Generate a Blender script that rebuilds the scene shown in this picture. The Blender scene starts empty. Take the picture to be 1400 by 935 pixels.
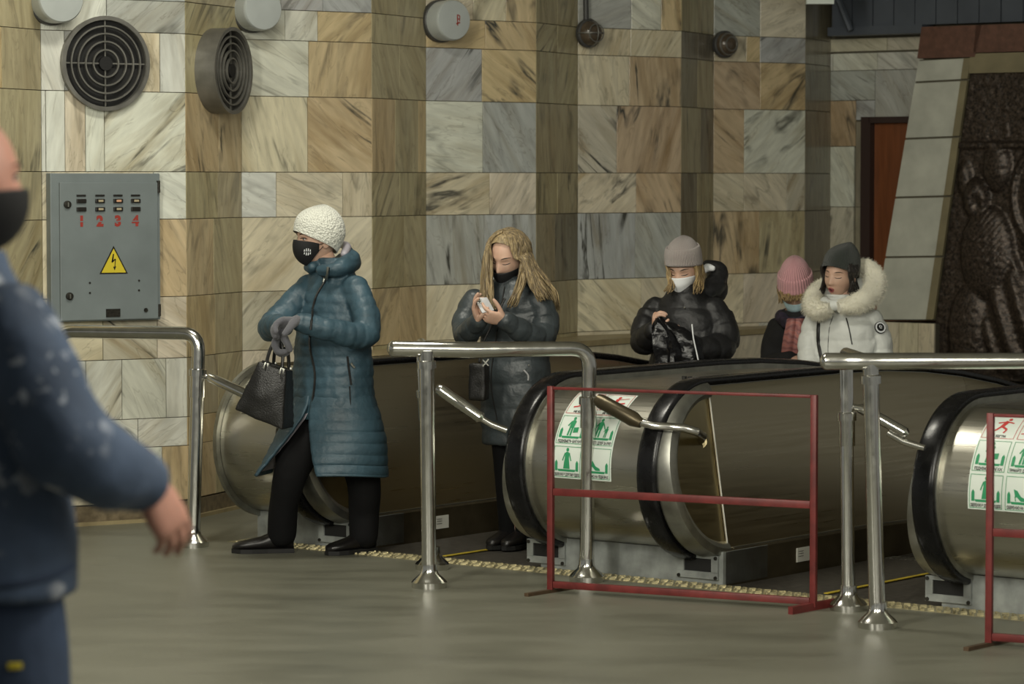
import bpy, bmesh, math, random
from mathutils import Vector, Matrix, noise
from mathutils.bvhtree import BVHTree

R = math.radians
random.seed(7)
scene = bpy.context.scene
col = scene.collection

# ------------------------------------------------------------------ camera
FPX, CAMZ, HORIZ = 4200.0, 1.72, 245.0
TILT = math.atan((467.5 - HORIZ) / FPX)
cam_d = bpy.data.cameras.new('camera')
cam = bpy.data.objects.new('camera', cam_d)
col.objects.link(cam)
cam.location = (0, 0, CAMZ)
cam.rotation_euler = (math.pi / 2 - TILT, 0, 0)
cam_d.sensor_width = 36.0
cam_d.lens = 36.0 * FPX / 1400.0
cam_d.clip_end = 200
cam_d.dof.use_dof = True
cam_d.dof.focus_distance = 13.9
cam_d.dof.aperture_fstop = 4.5
scene.camera = cam

# ------------------------------------------------------------------ world, light, exposure
world = bpy.data.worlds.new('station_air')
scene.world = world
world.use_nodes = True
world.node_tree.nodes['Background'].inputs[0].default_value = (0.80, 0.80, 0.72, 1)
world.node_tree.nodes['Background'].inputs[1].default_value = 0.20
scene.view_settings.view_transform = 'Standard'
scene.view_settings.look = 'None'
scene.view_settings.exposure = 0.40
scene.view_settings.gamma = 1.0
scene.view_settings.use_curve_mapping = False


def area(name, loc, target, sx, sy, power, colr):
    d = bpy.data.lights.new(name, 'AREA')
    d.shape = 'RECTANGLE'
    d.size, d.size_y, d.energy, d.color = sx, sy, power, colr
    o = bpy.data.objects.new(name, d)
    o.location = loc
    o.rotation_euler = (Vector(target) - Vector(loc)).to_track_quat('-Z', 'Y').to_euler()
    col.objects.link(o)
    return o


WARM = (1.0, 0.965, 0.83)
# rows of ceiling luminaires in the ticket hall, on the camera's side of the escalators
area('hall_lamp_row', (-2.6, 7.6, 4.3), (-1.9, 12.5, 0.8), 0.6, 5.0, 300, WARM)
area('hall_lamp_row', (0.6, 6.4, 4.3), (0.8, 12.0, 0.8), 0.6, 5.0, 210, WARM)
area('hall_lamp_row', (3.4, 5.6, 4.3), (3.4, 9.6, 0), 0.6, 5.0, 110, WARM)
area('escalator_lamp', (-0.9, 13.0, 4.3), (-0.9, 13.2, 0), 1.2, 0.5, 60, WARM)


# ------------------------------------------------------------------ geometry helpers
def ray(px, py):
    dx, dz = (px - 700) / FPX, -(py - 467.5) / FPX
    return Vector((dx, math.cos(TILT) + dz * math.sin(TILT), -math.sin(TILT) + dz * math.cos(TILT)))


def at(px, py, Y):
    d = ray(px, py)
    return Vector((0, 0, CAMZ)) + d * (Y / d.y)


def fl(px, py, z=0.0):
    d = ray(px, py)
    return Vector((0, 0, CAMZ)) + d * ((z - CAMZ) / d.z)


# escalator frame: s across the balustrades, t along the escalators (away)
EO = Vector((0.5125, 13.27, 0))
EANG = math.atan2(-0.618, 0.786)
EV = Vector((math.cos(EANG), math.sin(EANG), 0))
EU = Vector((-math.sin(EANG), math.cos(EANG), 0))


def E(s, t, z=0.0):
    return EO + EV * s + EU * t + Vector((0, 0, z))


class MB:
    def __init__(self):
        self.v, self.f = [], []

    def add(self, vs, fs):
        b = len(self.v)
        self.v += [Vector(p) for p in vs]
        self.f += [tuple(i + b for i in f) for f in fs]
        return self

    def box(self, c, size, m=None):
        c = Vector(c)
        hx, hy, hz = size[0] / 2, size[1] / 2, size[2] / 2
        vs = []
        for x in (-hx, hx):
            for y in (-hy, hy):
                for z in (-hz, hz):
                    p = Vector((x, y, z))
                    vs.append(c + (m @ p if m else p))
        return self.add(vs, [(0, 1, 3, 2), (4, 6, 7, 5), (0, 4, 5, 1), (2, 3, 7, 6), (0, 2, 6, 4), (1, 5, 7, 3)])

    def loft(self, rings, cap=True, closed=True):
        n = len(rings[0])
        vs = [p for r in rings for p in r]
        fs = []
        for i in range(len(rings) - 1):
            for j in range(n if closed else n - 1):
                k = (j + 1) % n
                fs.append((i * n + j, i * n + k, (i + 1) * n + k, (i + 1) * n + j))
        if cap and closed:
            fs.append(tuple(reversed(range(n))))
            fs.append(tuple((len(rings) - 1) * n + j for j in range(n)))
        return self.add(vs, fs)

    def tube(self, pts, rad, n=12, cap=True, up=None, flat=1.0):
        pts = [Vector(p) for p in pts]
        rads = rad if isinstance(rad, (list, tuple)) else [rad] * len(pts)
        rings = []
        nrm = None
        for i, p in enumerate(pts):
            a = pts[max(i - 1, 0)]
            b = pts[min(i + 1, len(pts) - 1)]
            t = (b - a).normalized()
            if nrm is None:
                ref = Vector(up) if up else (Vector((0, 0, 1)) if abs(t.z) < 0.9 else Vector((1, 0, 0)))
                nrm = (ref - t * ref.dot(t)).normalized()
            else:
                nrm = (nrm - t * nrm.dot(t)).normalized()
            bi = t.cross(nrm)
            rings.append([p + (nrm * math.cos(2 * math.pi * k / n) * flat + bi * math.sin(2 * math.pi * k / n)) * rads[i]
                          for k in range(n)])
        return self.loft(rings, cap)

    def prism(self, poly, fn, h0, h1):
        """polygon of 2-D points; fn(x, y, h) -> 3-D"""
        n = len(poly)
        vs = [fn(x, y, h0) for x, y in poly] + [fn(x, y, h1) for x, y in poly]
        fs = [tuple(reversed(range(n))), tuple(range(n, 2 * n))]
        fs += [(i, (i + 1) % n, n + (i + 1) % n, n + i) for i in range(n)]
        return self.add(vs, fs)

    def sphere(self, c, r, n=16, m=10, mat=None):
        c = Vector(c)
        rx, ry, rz = r if isinstance(r, (list, tuple)) else (r, r, r)
        rings = []
        for i in range(1, m):
            a = -math.pi / 2 + math.pi * i / m
            ring = []
            for k in range(n):
                b = 2 * math.pi * k / n
                p = Vector((rx * math.cos(a) * math.cos(b), ry * math.cos(a) * math.sin(b), rz * math.sin(a)))
                ring.append(c + (mat @ p if mat else p))
            rings.append(ring)
        b0 = len(self.v)
        self.loft(rings, cap=False)
        q0, q1 = Vector((0, 0, -rz)), Vector((0, 0, rz))
        self.v += [c + (mat @ q0 if mat else q0), c + (mat @ q1 if mat else q1)]
        lo, hi = len(self.v) - 2, len(self.v) - 1
        top = b0 + (m - 2) * n
        for k in range(n):
            self.f.append((lo, b0 + (k + 1) % n, b0 + k))
            self.f.append((hi, top + k, top + (k + 1) % n))
        return self

    def mesh(self, name, off=None):
        me = bpy.data.meshes.new(name)
        vs = [p - off for p in self.v] if off is not None else self.v
        me.from_pydata([tuple(p) for p in vs], [], self.f)
        bm = bmesh.new()
        bm.from_mesh(me)
        bmesh.ops.recalc_face_normals(bm, faces=bm.faces)
        bm.to_mesh(me)
        bm.free()
        return me


def origin_of(o):
    p = Vector((0, 0, 0))
    while o is not None:
        p += o.location
        o = o.parent
    return p


def link(name, me, mat, parent=None, loc=None, smooth=40):
    o = bpy.data.objects.new(name, me)
    col.objects.link(o)
    if loc is not None:
        o.location = loc
    if parent is not None:
        o.parent = parent
    if mat is not None and len(me.materials) == 0:
        me.materials.append(mat)
    if smooth:
        me.polygons.foreach_set('use_smooth', [True] * len(me.polygons))
        me.set_sharp_from_angle(angle=R(smooth))
    return o


def part(name, mb, mat, parent=None, smooth=40, world=False, bevel=0):
    """mesh object; with world=True the builder's points are world points"""
    off = origin_of(parent) if (world and parent is not None) else None
    me = mb.mesh(name, off)
    if bevel:
        bm = bmesh.new()
        bm.from_mesh(me)
        es = [e for e in bm.edges if len(e.link_faces) == 2 and e.calc_face_angle(0) > R(50)]
        bmesh.ops.bevel(bm, geom=es, offset=bevel, segments=2, profile=0.5, affect='EDGES', clamp_overlap=True)
        bm.to_mesh(me)
        bm.free()
    return link(name, me, mat, parent, smooth=smooth)


def tag(o, label, cat, group=None):
    o['label'] = label
    o['category'] = cat
    if group:
        o['group'] = group
    return o


def empty(name, loc=(0, 0, 0), rz=0.0):
    o = bpy.data.objects.new(name, None)
    o.empty_display_size = 0.2
    o.location = loc
    o.rotation_euler = (0, 0, rz)
    col.objects.link(o)
    return o


def thing(name, label, cat, loc=(0, 0, 0), rz=0.0, group=None):
    return tag(empty(name, loc, rz), label, cat, group)


def structure(o):
    o['kind'] = 'structure'
    return o


# ------------------------------------------------------------------ materials
def srgb(r, g, b):
    def c(x):
        x /= 255.0
        return x / 12.92 if x <= 0.04045 else ((x + 0.055) / 1.055) ** 2.4
    return (c(r), c(g), c(b), 1.0)


def mat(name, colr, rough=0.5, metal=0.0, nscale=0, namt=0.0, bump=0.0, bscale=60, spec=0.5, rvar=0.0, coat=0.0,
        stretch=None, sheen=0.0, coord='Object', dark=None):
    m = bpy.data.materials.new(name)
    m.use_nodes = True
    nt = m.node_tree
    b = nt.nodes['Principled BSDF']
    b.inputs['Base Color'].default_value = colr
    b.inputs['Roughness'].default_value = rough
    b.inputs['Metallic'].default_value = metal
    b.inputs['Specular IOR Level'].default_value = spec
    b.inputs['Coat Weight'].default_value = coat
    b.inputs['Sheen Weight'].default_value = sheen
    if nscale or bump:
        tc = nt.nodes.new('ShaderNodeTexCoord')
        mp = nt.nodes.new('ShaderNodeMapping')
        if stretch:
            mp.inputs['Scale'].default_value = stretch
        nt.links.new(tc.outputs[coord], mp.inputs[0])
    if nscale:
        n = nt.nodes.new('ShaderNodeTexNoise')
        n.inputs['Scale'].default_value = nscale
        n.inputs['Detail'].default_value = 5
        nt.links.new(mp.outputs[0], n.inputs['Vector'])
        mx = nt.nodes.new('ShaderNodeMix')
        mx.data_type = 'RGBA'
        d = dark or tuple(c * (1 - namt) for c in colr[:3]) + (1,)
        hi = tuple(min(1, c * (1 + namt * 0.6)) for c in colr[:3]) + (1,)
        rp = nt.nodes.new('ShaderNodeMapRange')
        rp.inputs[1].default_value, rp.inputs[2].default_value = 0.3, 0.7
        nt.links.new(n.outputs['Fac'], rp.inputs[0])
        nt.links.new(rp.outputs[0], mx.inputs['Factor'])
        mx.inputs['A'].default_value = d
        mx.inputs['B'].default_value = hi
        nt.links.new(mx.outputs['Result'], b.inputs['Base Color'])
        if rvar:
            r2 = nt.nodes.new('ShaderNodeMapRange')
            r2.inputs[1].default_value, r2.inputs[2].default_value = 0.3, 0.7
            r2.inputs[3].default_value, r2.inputs[4].default_value = rough - rvar, rough + rvar
            nt.links.new(n.outputs['Fac'], r2.inputs[0])
            nt.links.new(r2.outputs[0], b.inputs['Roughness'])
    if bump:
        n2 = nt.nodes.new('ShaderNodeTexNoise')
        n2.inputs['Scale'].default_value = bscale
        n2.inputs['Detail'].default_value = 4
        nt.links.new(mp.outputs[0], n2.inputs['Vector'])
        bp = nt.nodes.new('ShaderNodeBump')
        bp.inputs['Strength'].default_value = bump
        bp.inputs['Distance'].default_value = 0.01
        nt.links.new(n2.outputs['Fac'], bp.inputs['Height'])
        nt.links.new(bp.outputs[0], b.inputs['Normal'])
    return m


def marble_mat():
    """tile-local metric coordinates; base colour from the object colour, vein angle from its alpha,
    vein strength from the object index"""
    m = bpy.data.materials.new('marble')
    m.use_nodes = True
    nt = m.node_tree
    N, L = nt.nodes.new, nt.links.new
    b = nt.nodes['Principled BSDF']
    b.inputs['Roughness'].default_value = 0.22
    b.inputs['Specular IOR Level'].default_value = 0.5
    tc, oi = N('ShaderNodeTexCoord'), N('ShaderNodeObjectInfo')
    ml = N('ShaderNodeMath'); ml.operation = 'MULTIPLY'; ml.inputs[1].default_value = math.pi
    L(oi.outputs['Alpha'], ml.inputs[0])
    rot = N('ShaderNodeVectorRotate'); rot.rotation_type = 'Y_AXIS'
    L(tc.outputs['Object'], rot.inputs['Vector'])
    L(ml.outputs[0], rot.inputs['Angle'])
    of = N('ShaderNodeMath'); of.operation = 'MULTIPLY'; of.inputs[1].default_value = 40
    L(oi.outputs['Random'], of.inputs[0])
    cmb = N('ShaderNodeCombineXYZ')
    for i in range(3):
        L(of.outputs[0], cmb.inputs[i])
    ad = N('ShaderNodeVectorMath'); ad.operation = 'ADD'
    L(rot.outputs[0], ad.inputs[0]); L(cmb.outputs[0], ad.inputs[1])
    mp = N('ShaderNodeMapping')
    mp.inputs['Scale'].default_value = (0.75, 1.0, 4.2)
    L(ad.outputs[0], mp.inputs[0])
    # broad bands along the vein direction
    n1 = N('ShaderNodeTexNoise')
    n1.inputs['Scale'].default_value = 1.9
    n1.inputs['Detail'].default_value = 6
    n1.inputs['Roughness'].default_value = 0.58
    n1.inputs['Distortion'].default_value = 0.6
    L(mp.outputs[0], n1.inputs['Vector'])
    r1 = N('ShaderNodeMapRange')
    r1.inputs[1].default_value, r1.inputs[2].default_value = 0.46, 0.72
    L(n1.outputs['Fac'], r1.inputs[0])
    # thin veins: ridges of a second noise
    n2 = N('ShaderNodeTexNoise')
    n2.inputs['Scale'].default_value = 1.25
    n2.inputs['Detail'].default_value = 5
    n2.inputs['Distortion'].default_value = 0.9
    mp2 = N('ShaderNodeMapping')
    mp2.inputs['Scale'].default_value = (0.6, 1.0, 3.2)
    mp2.inputs['Location'].default_value = (7, 3, 5)
    L(ad.outputs[0], mp2.inputs[0]); L(mp2.outputs[0], n2.inputs['Vector'])
    s = N('ShaderNodeMath'); s.operation = 'SUBTRACT'; s.inputs[1].default_value = 0.5
    L(n2.outputs['Fac'], s.inputs[0])
    a = N('ShaderNodeMath'); a.operation = 'ABSOLUTE'
    L(s.outputs[0], a.inputs[0])
    r2 = N('ShaderNodeMapRange')
    r2.inputs[1].default_value, r2.inputs[2].default_value = 0.034, 0.004
    L(a.outputs[0], r2.inputs[0])
    n3 = N('ShaderNodeTexNoise')
    n3.inputs['Scale'].default_value = 5
    L(ad.outputs[0], n3.inputs['Vector'])
    r3 = N('ShaderNodeMapRange')
    r3.inputs[1].default_value, r3.inputs[2].default_value = 0.42, 0.62
    L(n3.outputs['Fac'], r3.inputs[0])
    vm = N('ShaderNodeMath'); vm.operation = 'MULTIPLY'
    L(r2.outputs[0], vm.inputs[0]); L(r3.outputs[0], vm.inputs[1])
    st = N('ShaderNodeMath'); st.operation = 'DIVIDE'; st.inputs[1].default_value = 10
    L(oi.outputs['Object Index'], st.inputs[0])
    vs = N('ShaderNodeMath'); vs.operation = 'MULTIPLY'
    L(vm.outputs[0], vs.inputs[0]); L(st.outputs[0], vs.inputs[1])
    bs = N('ShaderNodeMath'); bs.operation = 'MULTIPLY'
    L(r1.outputs[0], bs.inputs[0])
    b2 = N('ShaderNodeMath'); b2.operation = 'MULTIPLY_ADD'
    b2.inputs[1].default_value, b2.inputs[2].default_value = 0.62, 0.22
    L(st.outputs[0], b2.inputs[0]); L(b2.outputs[0], bs.inputs[1])
    # tint of the bands: the base colour times a brown
    tint = N('ShaderNodeMix'); tint.data_type = 'RGBA'; tint.blend_type = 'MULTIPLY'
    tint.inputs['Factor'].default_value = 1
    L(oi.outputs['Color'], tint.inputs['A'])
    tint.inputs['B'].default_value = (0.50, 0.41, 0.27, 1)
    m1 = N('ShaderNodeMix'); m1.data_type = 'RGBA'
    L(bs.outputs[0], m1.inputs['Factor']); L(oi.outputs['Color'], m1.inputs['A']); L(tint.outputs['Result'], m1.inputs['B'])
    m2 = N('ShaderNodeMix'); m2.data_type = 'RGBA'
    L(vs.outputs[0], m2.inputs['Factor']); L(m1.outputs['Result'], m2.inputs['A'])
    m2.inputs['B'].default_value = (0.055, 0.055, 0.045, 1)
    # hairline cracks following the veins
    n5 = N('ShaderNodeTexNoise')
    n5.inputs['Scale'].default_value = 3.2
    n5.inputs['Detail'].default_value = 5
    n5.inputs['Distortion'].default_value = 1.1
    L(mp2.outputs[0], n5.inputs['Vector'])
    s5 = N('ShaderNodeMath'); s5.operation = 'SUBTRACT'; s5.inputs[1].default_value = 0.53
    L(n5.outputs['Fac'], s5.inputs[0])
    a5 = N('ShaderNodeMath'); a5.operation = 'ABSOLUTE'
    L(s5.outputs[0], a5.inputs[0])
    r5 = N('ShaderNodeMapRange')
    r5.inputs[1].default_value, r5.inputs[2].default_value = 0.016, 0.0
    r5.inputs[4].default_value = 0.55
    L(a5.outputs[0], r5.inputs[0])
    v5 = N('ShaderNodeMath'); v5.operation = 'MULTIPLY'
    L(r5.outputs[0], v5.inputs[0]); L(n1.outputs['Fac'], v5.inputs[1])
    m5 = N('ShaderNodeMix'); m5.data_type = 'RGBA'
    L(v5.outputs[0], m5.inputs['Factor']); L(m2.outputs['Result'], m5.inputs['A'])
    m5.inputs['B'].default_value = (0.10, 0.085, 0.05, 1)
    m2 = m5
    # fine grey cloud
    n4 = N('ShaderNodeTexNoise')
    n4.inputs['Scale'].default_value = 7
    n4.inputs['Detail'].default_value = 4
    L(mp.outputs[0], n4.inputs['Vector'])
    r4 = N('ShaderNodeMapRange')
    r4.inputs[1].default_value, r4.inputs[2].default_value = 0.3, 0.7
    r4.inputs[3].default_value, r4.inputs[4].default_value = 0.84, 1.1
    L(n4.outputs['Fac'], r4.inputs[0])
    m3 = N('ShaderNodeMix'); m3.data_type = 'RGBA'; m3.blend_type = 'MULTIPLY'
    m3.inputs['Factor'].default_value = 1
    L(m2.outputs['Result'], m3.inputs['A']); L(r4.outputs[0], m3.inputs['B'])
    L(m3.outputs['Result'], b.inputs['Base Color'])
    return m


def floor_mat():
    m = bpy.data.materials.new('worn_stone_floor')
    m.use_nodes = True
    nt = m.node_tree
    N, L = nt.nodes.new, nt.links.new
    b = nt.nodes['Principled BSDF']
    tc = N('ShaderNodeTexCoord')
    def nz(scale, det, stretch):
        mp = N('ShaderNodeMapping'); mp.inputs['Scale'].default_value = stretch
        mp.inputs['Rotation'].default_value = (0, 0, 0.25)
        L(tc.outputs['Object'], mp.inputs[0])
        n = N('ShaderNodeTexNoise'); n.inputs['Scale'].default_value = scale; n.inputs['Detail'].default_value = det
        L(mp.outputs[0], n.inputs['Vector'])
        return n
    big, mid, fine = nz(0.8, 4, (1, 1, 1)), nz(2.2, 6, (1, 2.2, 1)), nz(120, 2, (1, 1, 1))
    cr = N('ShaderNodeValToRGB')
    cr.color_ramp.elements[0].position = 0.25
    cr.color_ramp.elements[0].color = (0.090, 0.089, 0.067, 1)
    cr.color_ramp.elements[1].position = 0.75
    cr.color_ramp.elements[1].color = (0.185, 0.182, 0.142, 1)
    e = cr.color_ramp.elements.new(0.5); e.color = (0.145, 0.143, 0.109, 1)
    mx = N('ShaderNodeMix'); mx.inputs['Factor'].default_value = 0.55
    L(big.outputs['Fac'], mx.inputs['A']); L(mid.outputs['Fac'], mx.inputs['B'])
    L(mx.outputs['Result'], cr.inputs[0])
    r = N('ShaderNodeMapRange'); r.inputs[3].default_value, r.inputs[4].default_value = 0.9, 1.08
    L(fine.outputs['Fac'], r.inputs[0])
    m2 = N('ShaderNodeMix'); m2.data_type = 'RGBA'; m2.blend_type = 'MULTIPLY'; m2.inputs['Factor'].default_value = 1
    L(cr.outputs[0], m2.inputs['A']); L(r.outputs[0], m2.inputs['B'])
    L(m2.outputs['Result'], b.inputs['Base Color'])
    rr = N('ShaderNodeMapRange'); rr.inputs[3].default_value, rr.inputs[4].default_value = 0.30, 0.52
    L(mid.outputs['Fac'], rr.inputs[0]); L(rr.outputs[0], b.inputs['Roughness'])
    bp = N('ShaderNodeBump'); bp.inputs['Strength'].default_value = 0.12; bp.inputs['Distance'].default_value = 0.004
    L(fine.outputs['Fac'], bp.inputs['Height']); L(bp.outputs[0], b.inputs['Normal'])
    return m


def brushed(name, colr, rough, along, rvar=0.07, aniso=0.6):
    """brushed metal; `along` is the mapping scale (small along the brushing)"""
    m = bpy.data.materials.new(name)
    m.use_nodes = True
    nt = m.node_tree
    N, L = nt.nodes.new, nt.links.new
    b = nt.nodes['Principled BSDF']
    b.inputs['Metallic'].default_value = 1
    tc, mp, n = N('ShaderNodeTexCoord'), N('ShaderNodeMapping'), N('ShaderNodeTexNoise')
    mp.inputs['Scale'].default_value = along
    L(tc.outputs['Object'], mp.inputs[0]); L(mp.outputs[0], n.inputs['Vector'])
    n.inputs['Scale'].default_value = 1.0; n.inputs['Detail'].default_value = 4
    r = N('ShaderNodeMapRange'); r.inputs[1].default_value, r.inputs[2].default_value = 0.3, 0.7
    r.inputs[3].default_value, r.inputs[4].default_value = rough - rvar, rough + rvar
    L(n.outputs['Fac'], r.inputs[0]); L(r.outputs[0], b.inputs['Roughness'])
    mx = N('ShaderNodeMix'); mx.data_type = 'RGBA'
    r2 = N('ShaderNodeMapRange'); r2.inputs[1].default_value, r2.inputs[2].default_value = 0.25, 0.75
    L(n.outputs['Fac'], r2.inputs[0]); L(r2.outputs[0], mx.inputs['Factor'])
    mx.inputs['A'].default_value = tuple(c * 0.94 for c in colr[:3]) + (1,)
    mx.inputs['B'].default_value = colr
    L(mx.outputs['Result'], b.inputs['Base Color'])
    bp = N('ShaderNodeBump'); bp.inputs['Strength'].default_value = 0.012; bp.inputs['Distance'].default_value = 0.002
    L(n.outputs['Fac'], bp.inputs['Height']); L(bp.outputs[0], b.inputs['Normal'])
    return m


M = {}
M['marble'] = marble_mat()
M['floor'] = floor_mat()
M['mortar'] = mat('mortar', (0.10, 0.09, 0.062, 1), 0.9)
M['plaster'] = mat('ceiling_plaster', (0.45, 0.44, 0.38, 1), 0.9, nscale=3, namt=0.1)
M['plinth'] = mat('brown_granite', (0.17, 0.135, 0.085, 1), 0.35, nscale=30, namt=0.4)
M['sill'] = mat('sandstone_sill', (0.33, 0.27, 0.15, 1), 0.4, nscale=9, namt=0.25)
M['drum'] = brushed('brushed_steel_drum', (0.52, 0.50, 0.43, 1), 0.30, (3, 110, 110), 0.035)
M['panel'] = brushed('bronze_steel_panel', (0.46, 0.405, 0.285, 1), 0.33, (50, 2.0, 90), 0.06)
M['disc'] = brushed('brass_steel_disc', (0.40, 0.34, 0.20, 1), 0.36, (60, 6, 60))
M['ring'] = mat('dull_aluminium', (0.40, 0.40, 0.36, 1), 0.42, 1.0, nscale=14, namt=0.25)
M['chrome'] = mat('polished_steel', (0.66, 0.655, 0.62, 1), 0.17, 1.0, nscale=25, namt=0.08, rvar=0.04)
M['rubber'] = mat('black_rubber', (0.006, 0.006, 0.0068, 1), 0.26, spec=0.35, nscale=18, namt=0.3, rvar=0.06)
M['blockgrey'] = mat('grey_painted_steel', (0.30, 0.32, 0.31, 1), 0.5, 0.2, nscale=12, namt=0.35)
M['skirt'] = mat('dark_skirt', (0.10, 0.082, 0.05, 1), 0.34, 0.7, nscale=8, namt=0.3)
M['black'] = mat('black_matt', (0.006, 0.006, 0.006, 1), 0.7)
M['tread'] = mat('grooved_tread', (0.062, 0.056, 0.047, 1), 0.5, 0.2, nscale=30, namt=0.4)
M['yellow'] = mat('yellow_paint', (0.48, 0.36, 0.03, 1), 0.5, nscale=20, namt=0.3)
M['redframe'] = mat('red_oxide_paint', (0.150, 0.022, 0.020, 1), 0.45, nscale=16, namt=0.35)
M['rust'] = mat('rusty_flat_bar', (0.075, 0.045, 0.022, 1), 0.6, nscale=20, namt=0.4)
M['cab'] = mat('grey_cabinet_paint', (0.175, 0.205, 0.21, 1), 0.42, nscale=5, namt=0.13, bump=0.05, bscale=40)
M['cabdirt'] = mat('oily_metal', (0.03, 0.028, 0.022, 1), 0.5, 0.5, nscale=80, namt=0.6)
M['red'] = mat('stencil_red', (0.30, 0.03, 0.02, 1), 0.6)
M['signyellow'] = mat('sign_yellow', (0.62, 0.50, 0.03, 1), 0.5)
M['bakelite'] = mat('bakelite', (0.012, 0.010, 0.008, 1), 0.35)
M['switchcream'] = mat('switch_cream', (0.40, 0.34, 0.22, 1), 0.4)
M['switchlit'] = mat('switch_orange', (0.62, 0.34, 0.20, 1), 0.4)
M['ventmetal'] = mat('vent_grey', (0.20, 0.195, 0.175, 1), 0.4, 0.5, nscale=10, namt=0.3)
M['lampcap'] = mat('enamelled_lamp_cap', (0.42, 0.45, 0.44, 1), 0.14, nscale=6, namt=0.08)
M['lampbase'] = mat('lamp_base', (0.05, 0.05, 0.048, 1), 0.5)
M['brownglass'] = mat('dusty_lamp_glass', (0.085, 0.065, 0.045, 1), 0.18, nscale=20, namt=0.3)
M['stickwhite'] = mat('sticker_white', (0.66, 0.72, 0.66, 1), 0.35)
M['stickgreen'] = mat('sticker_green', (0.03, 0.27, 0.115, 1), 0.4)
M['stickred'] = mat('sticker_red', (0.50, 0.045, 0.04, 1), 0.4)
M['stickblack'] = mat('sticker_black', (0.02, 0.02, 0.02, 1), 0.5)
M['paper'] = mat('paper_and_seam_glint', (0.55, 0.55, 0.50, 1), 0.6)
M['doorwood'] = mat('red_brown_door', (0.20, 0.065, 0.022, 1), 0.35, nscale=3, namt=0.25, stretch=(14, 14, 1))
M['doorframe'] = mat('dark_door_frame', (0.035, 0.018, 0.014, 1), 0.5)
M['pier'] = mat('pale_limestone', (0.50, 0.51, 0.44, 1), 0.4, nscale=6, namt=0.18, bump=0.03)
M['pieredge'] = mat('ochre_stone_edge', (0.22, 0.19, 0.11, 1), 0.45, nscale=6, namt=0.2)
M['redgranite'] = mat('red_granite', (0.13, 0.062, 0.042, 1), 0.4, nscale=25, namt=0.3)
M['beam'] = mat('blue_grey_sheet_metal', (0.10, 0.115, 0.14, 1), 0.45, 0.3, nscale=4, namt=0.15)
M['relief'] = mat('bronze_mosaic', (0.065, 0.048, 0.036, 1), 0.36, 0.5, nscale=60, namt=0.75, bump=0.25, bscale=90,
                  dark=(0.014, 0.012, 0.011, 1))
M['goldstrip'] = mat('brass_tread_strip', (0.52, 0.47, 0.30, 1), 0.38, 0.7, nscale=40, namt=0.4)

# ================================================================== SETTING
# ---- floor: hall floor in front of the escalators plus the strip beside the wall
def st_poly(pts, z0, z1):
    mb = MB()
    return mb.prism(pts, lambda s, t, h: E(s, t, h), z0, z1)


fb = st_poly([(-7, -20), (9, -20), (9, -0.165), (-2.24, -0.165), (-2.24, 12), (-7, 12)], -0.25, 0.0)
floor = structure(part('floor', fb, M['floor'], smooth=0))
cb = st_poly([(-7, -20), (9, -20), (9, 14), (-7, 14)], 4.6, 4.75)
structure(part('ceiling', cb, M['plaster'], smooth=0))
# brass tread strip along the landing edge
gb = st_poly([(-2.24, -0.165), (4.2, -0.165), (4.2, -0.012), (-2.24, -0.012)], -0.25, 0.002)
for i in range(4):
    t = -0.148 + i * 0.034
    for k in range(170):
        s = -2.2 + 0.0375 * k + (i % 2) * 0.018
        c = E(s, t, 0.004)
        m = Matrix.Rotation(EANG + (0.7 if (i + k) % 2 else -0.7), 3, 'Z')
        gb.box(c, (0.026, 0.009, 0.008), m)
tr = structure(part('trim_1', gb, M['goldstrip'], smooth=0))

# ---- zigzag marble wall
WALL = [(-120, 13.5), (-40, 14.1), (-40, 14.5), (58, 15.1), (255, 15.5), (331, 16.1), (509, 16.55), (583, 17.1), (733, 17.55),
        (790, 18.1), (931, 18.55), (975, 19.1), (1100, 19.5), (1135, 20.0)]
WALL = WALL[2:]
WP = [Vector(((p - 700) / FPX * d, d, 0)) for p, d in WALL]
ext = WP[0] + (WP[0] - WP[1]).normalized() * 0.0 + Vector((-0.75, -0.45, 0))
WP = [ext] + WP           # one more bright face beyond the left edge of the photograph
back = MB()
n = len(WP)
off = Vector((-0.79, 0.62, 0))
prof = [p + off * 0.010 for p in WP] + [p + off * 0.35 for p in reversed(WP)]
back.prism([(p.x, p.y) for p in prof], lambda x, y, h: Vector((x, y, h)), -0.3, 4.6)
wall = structure(part('wall_left', back, M['mortar'], smooth=0))

COL = {'W': (0.68, 0.69, 0.61), 'G': (0.45, 0.465, 0.445), 'C': (0.68, 0.62, 0.47), 'O': (0.60, 0.48, 0.29),
       'T': (0.47, 0.415, 0.26), 'K': (0.55, 0.52, 0.40), 'P': (0.55, 0.43, 0.29), 'B': (0.27, 0.245, 0.18)}
Z = [0.10, 0.375, 0.52, 0.82, 1.13, 1.52, 1.757, 2.155, 2.45, 2.61, 3.02]


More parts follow.
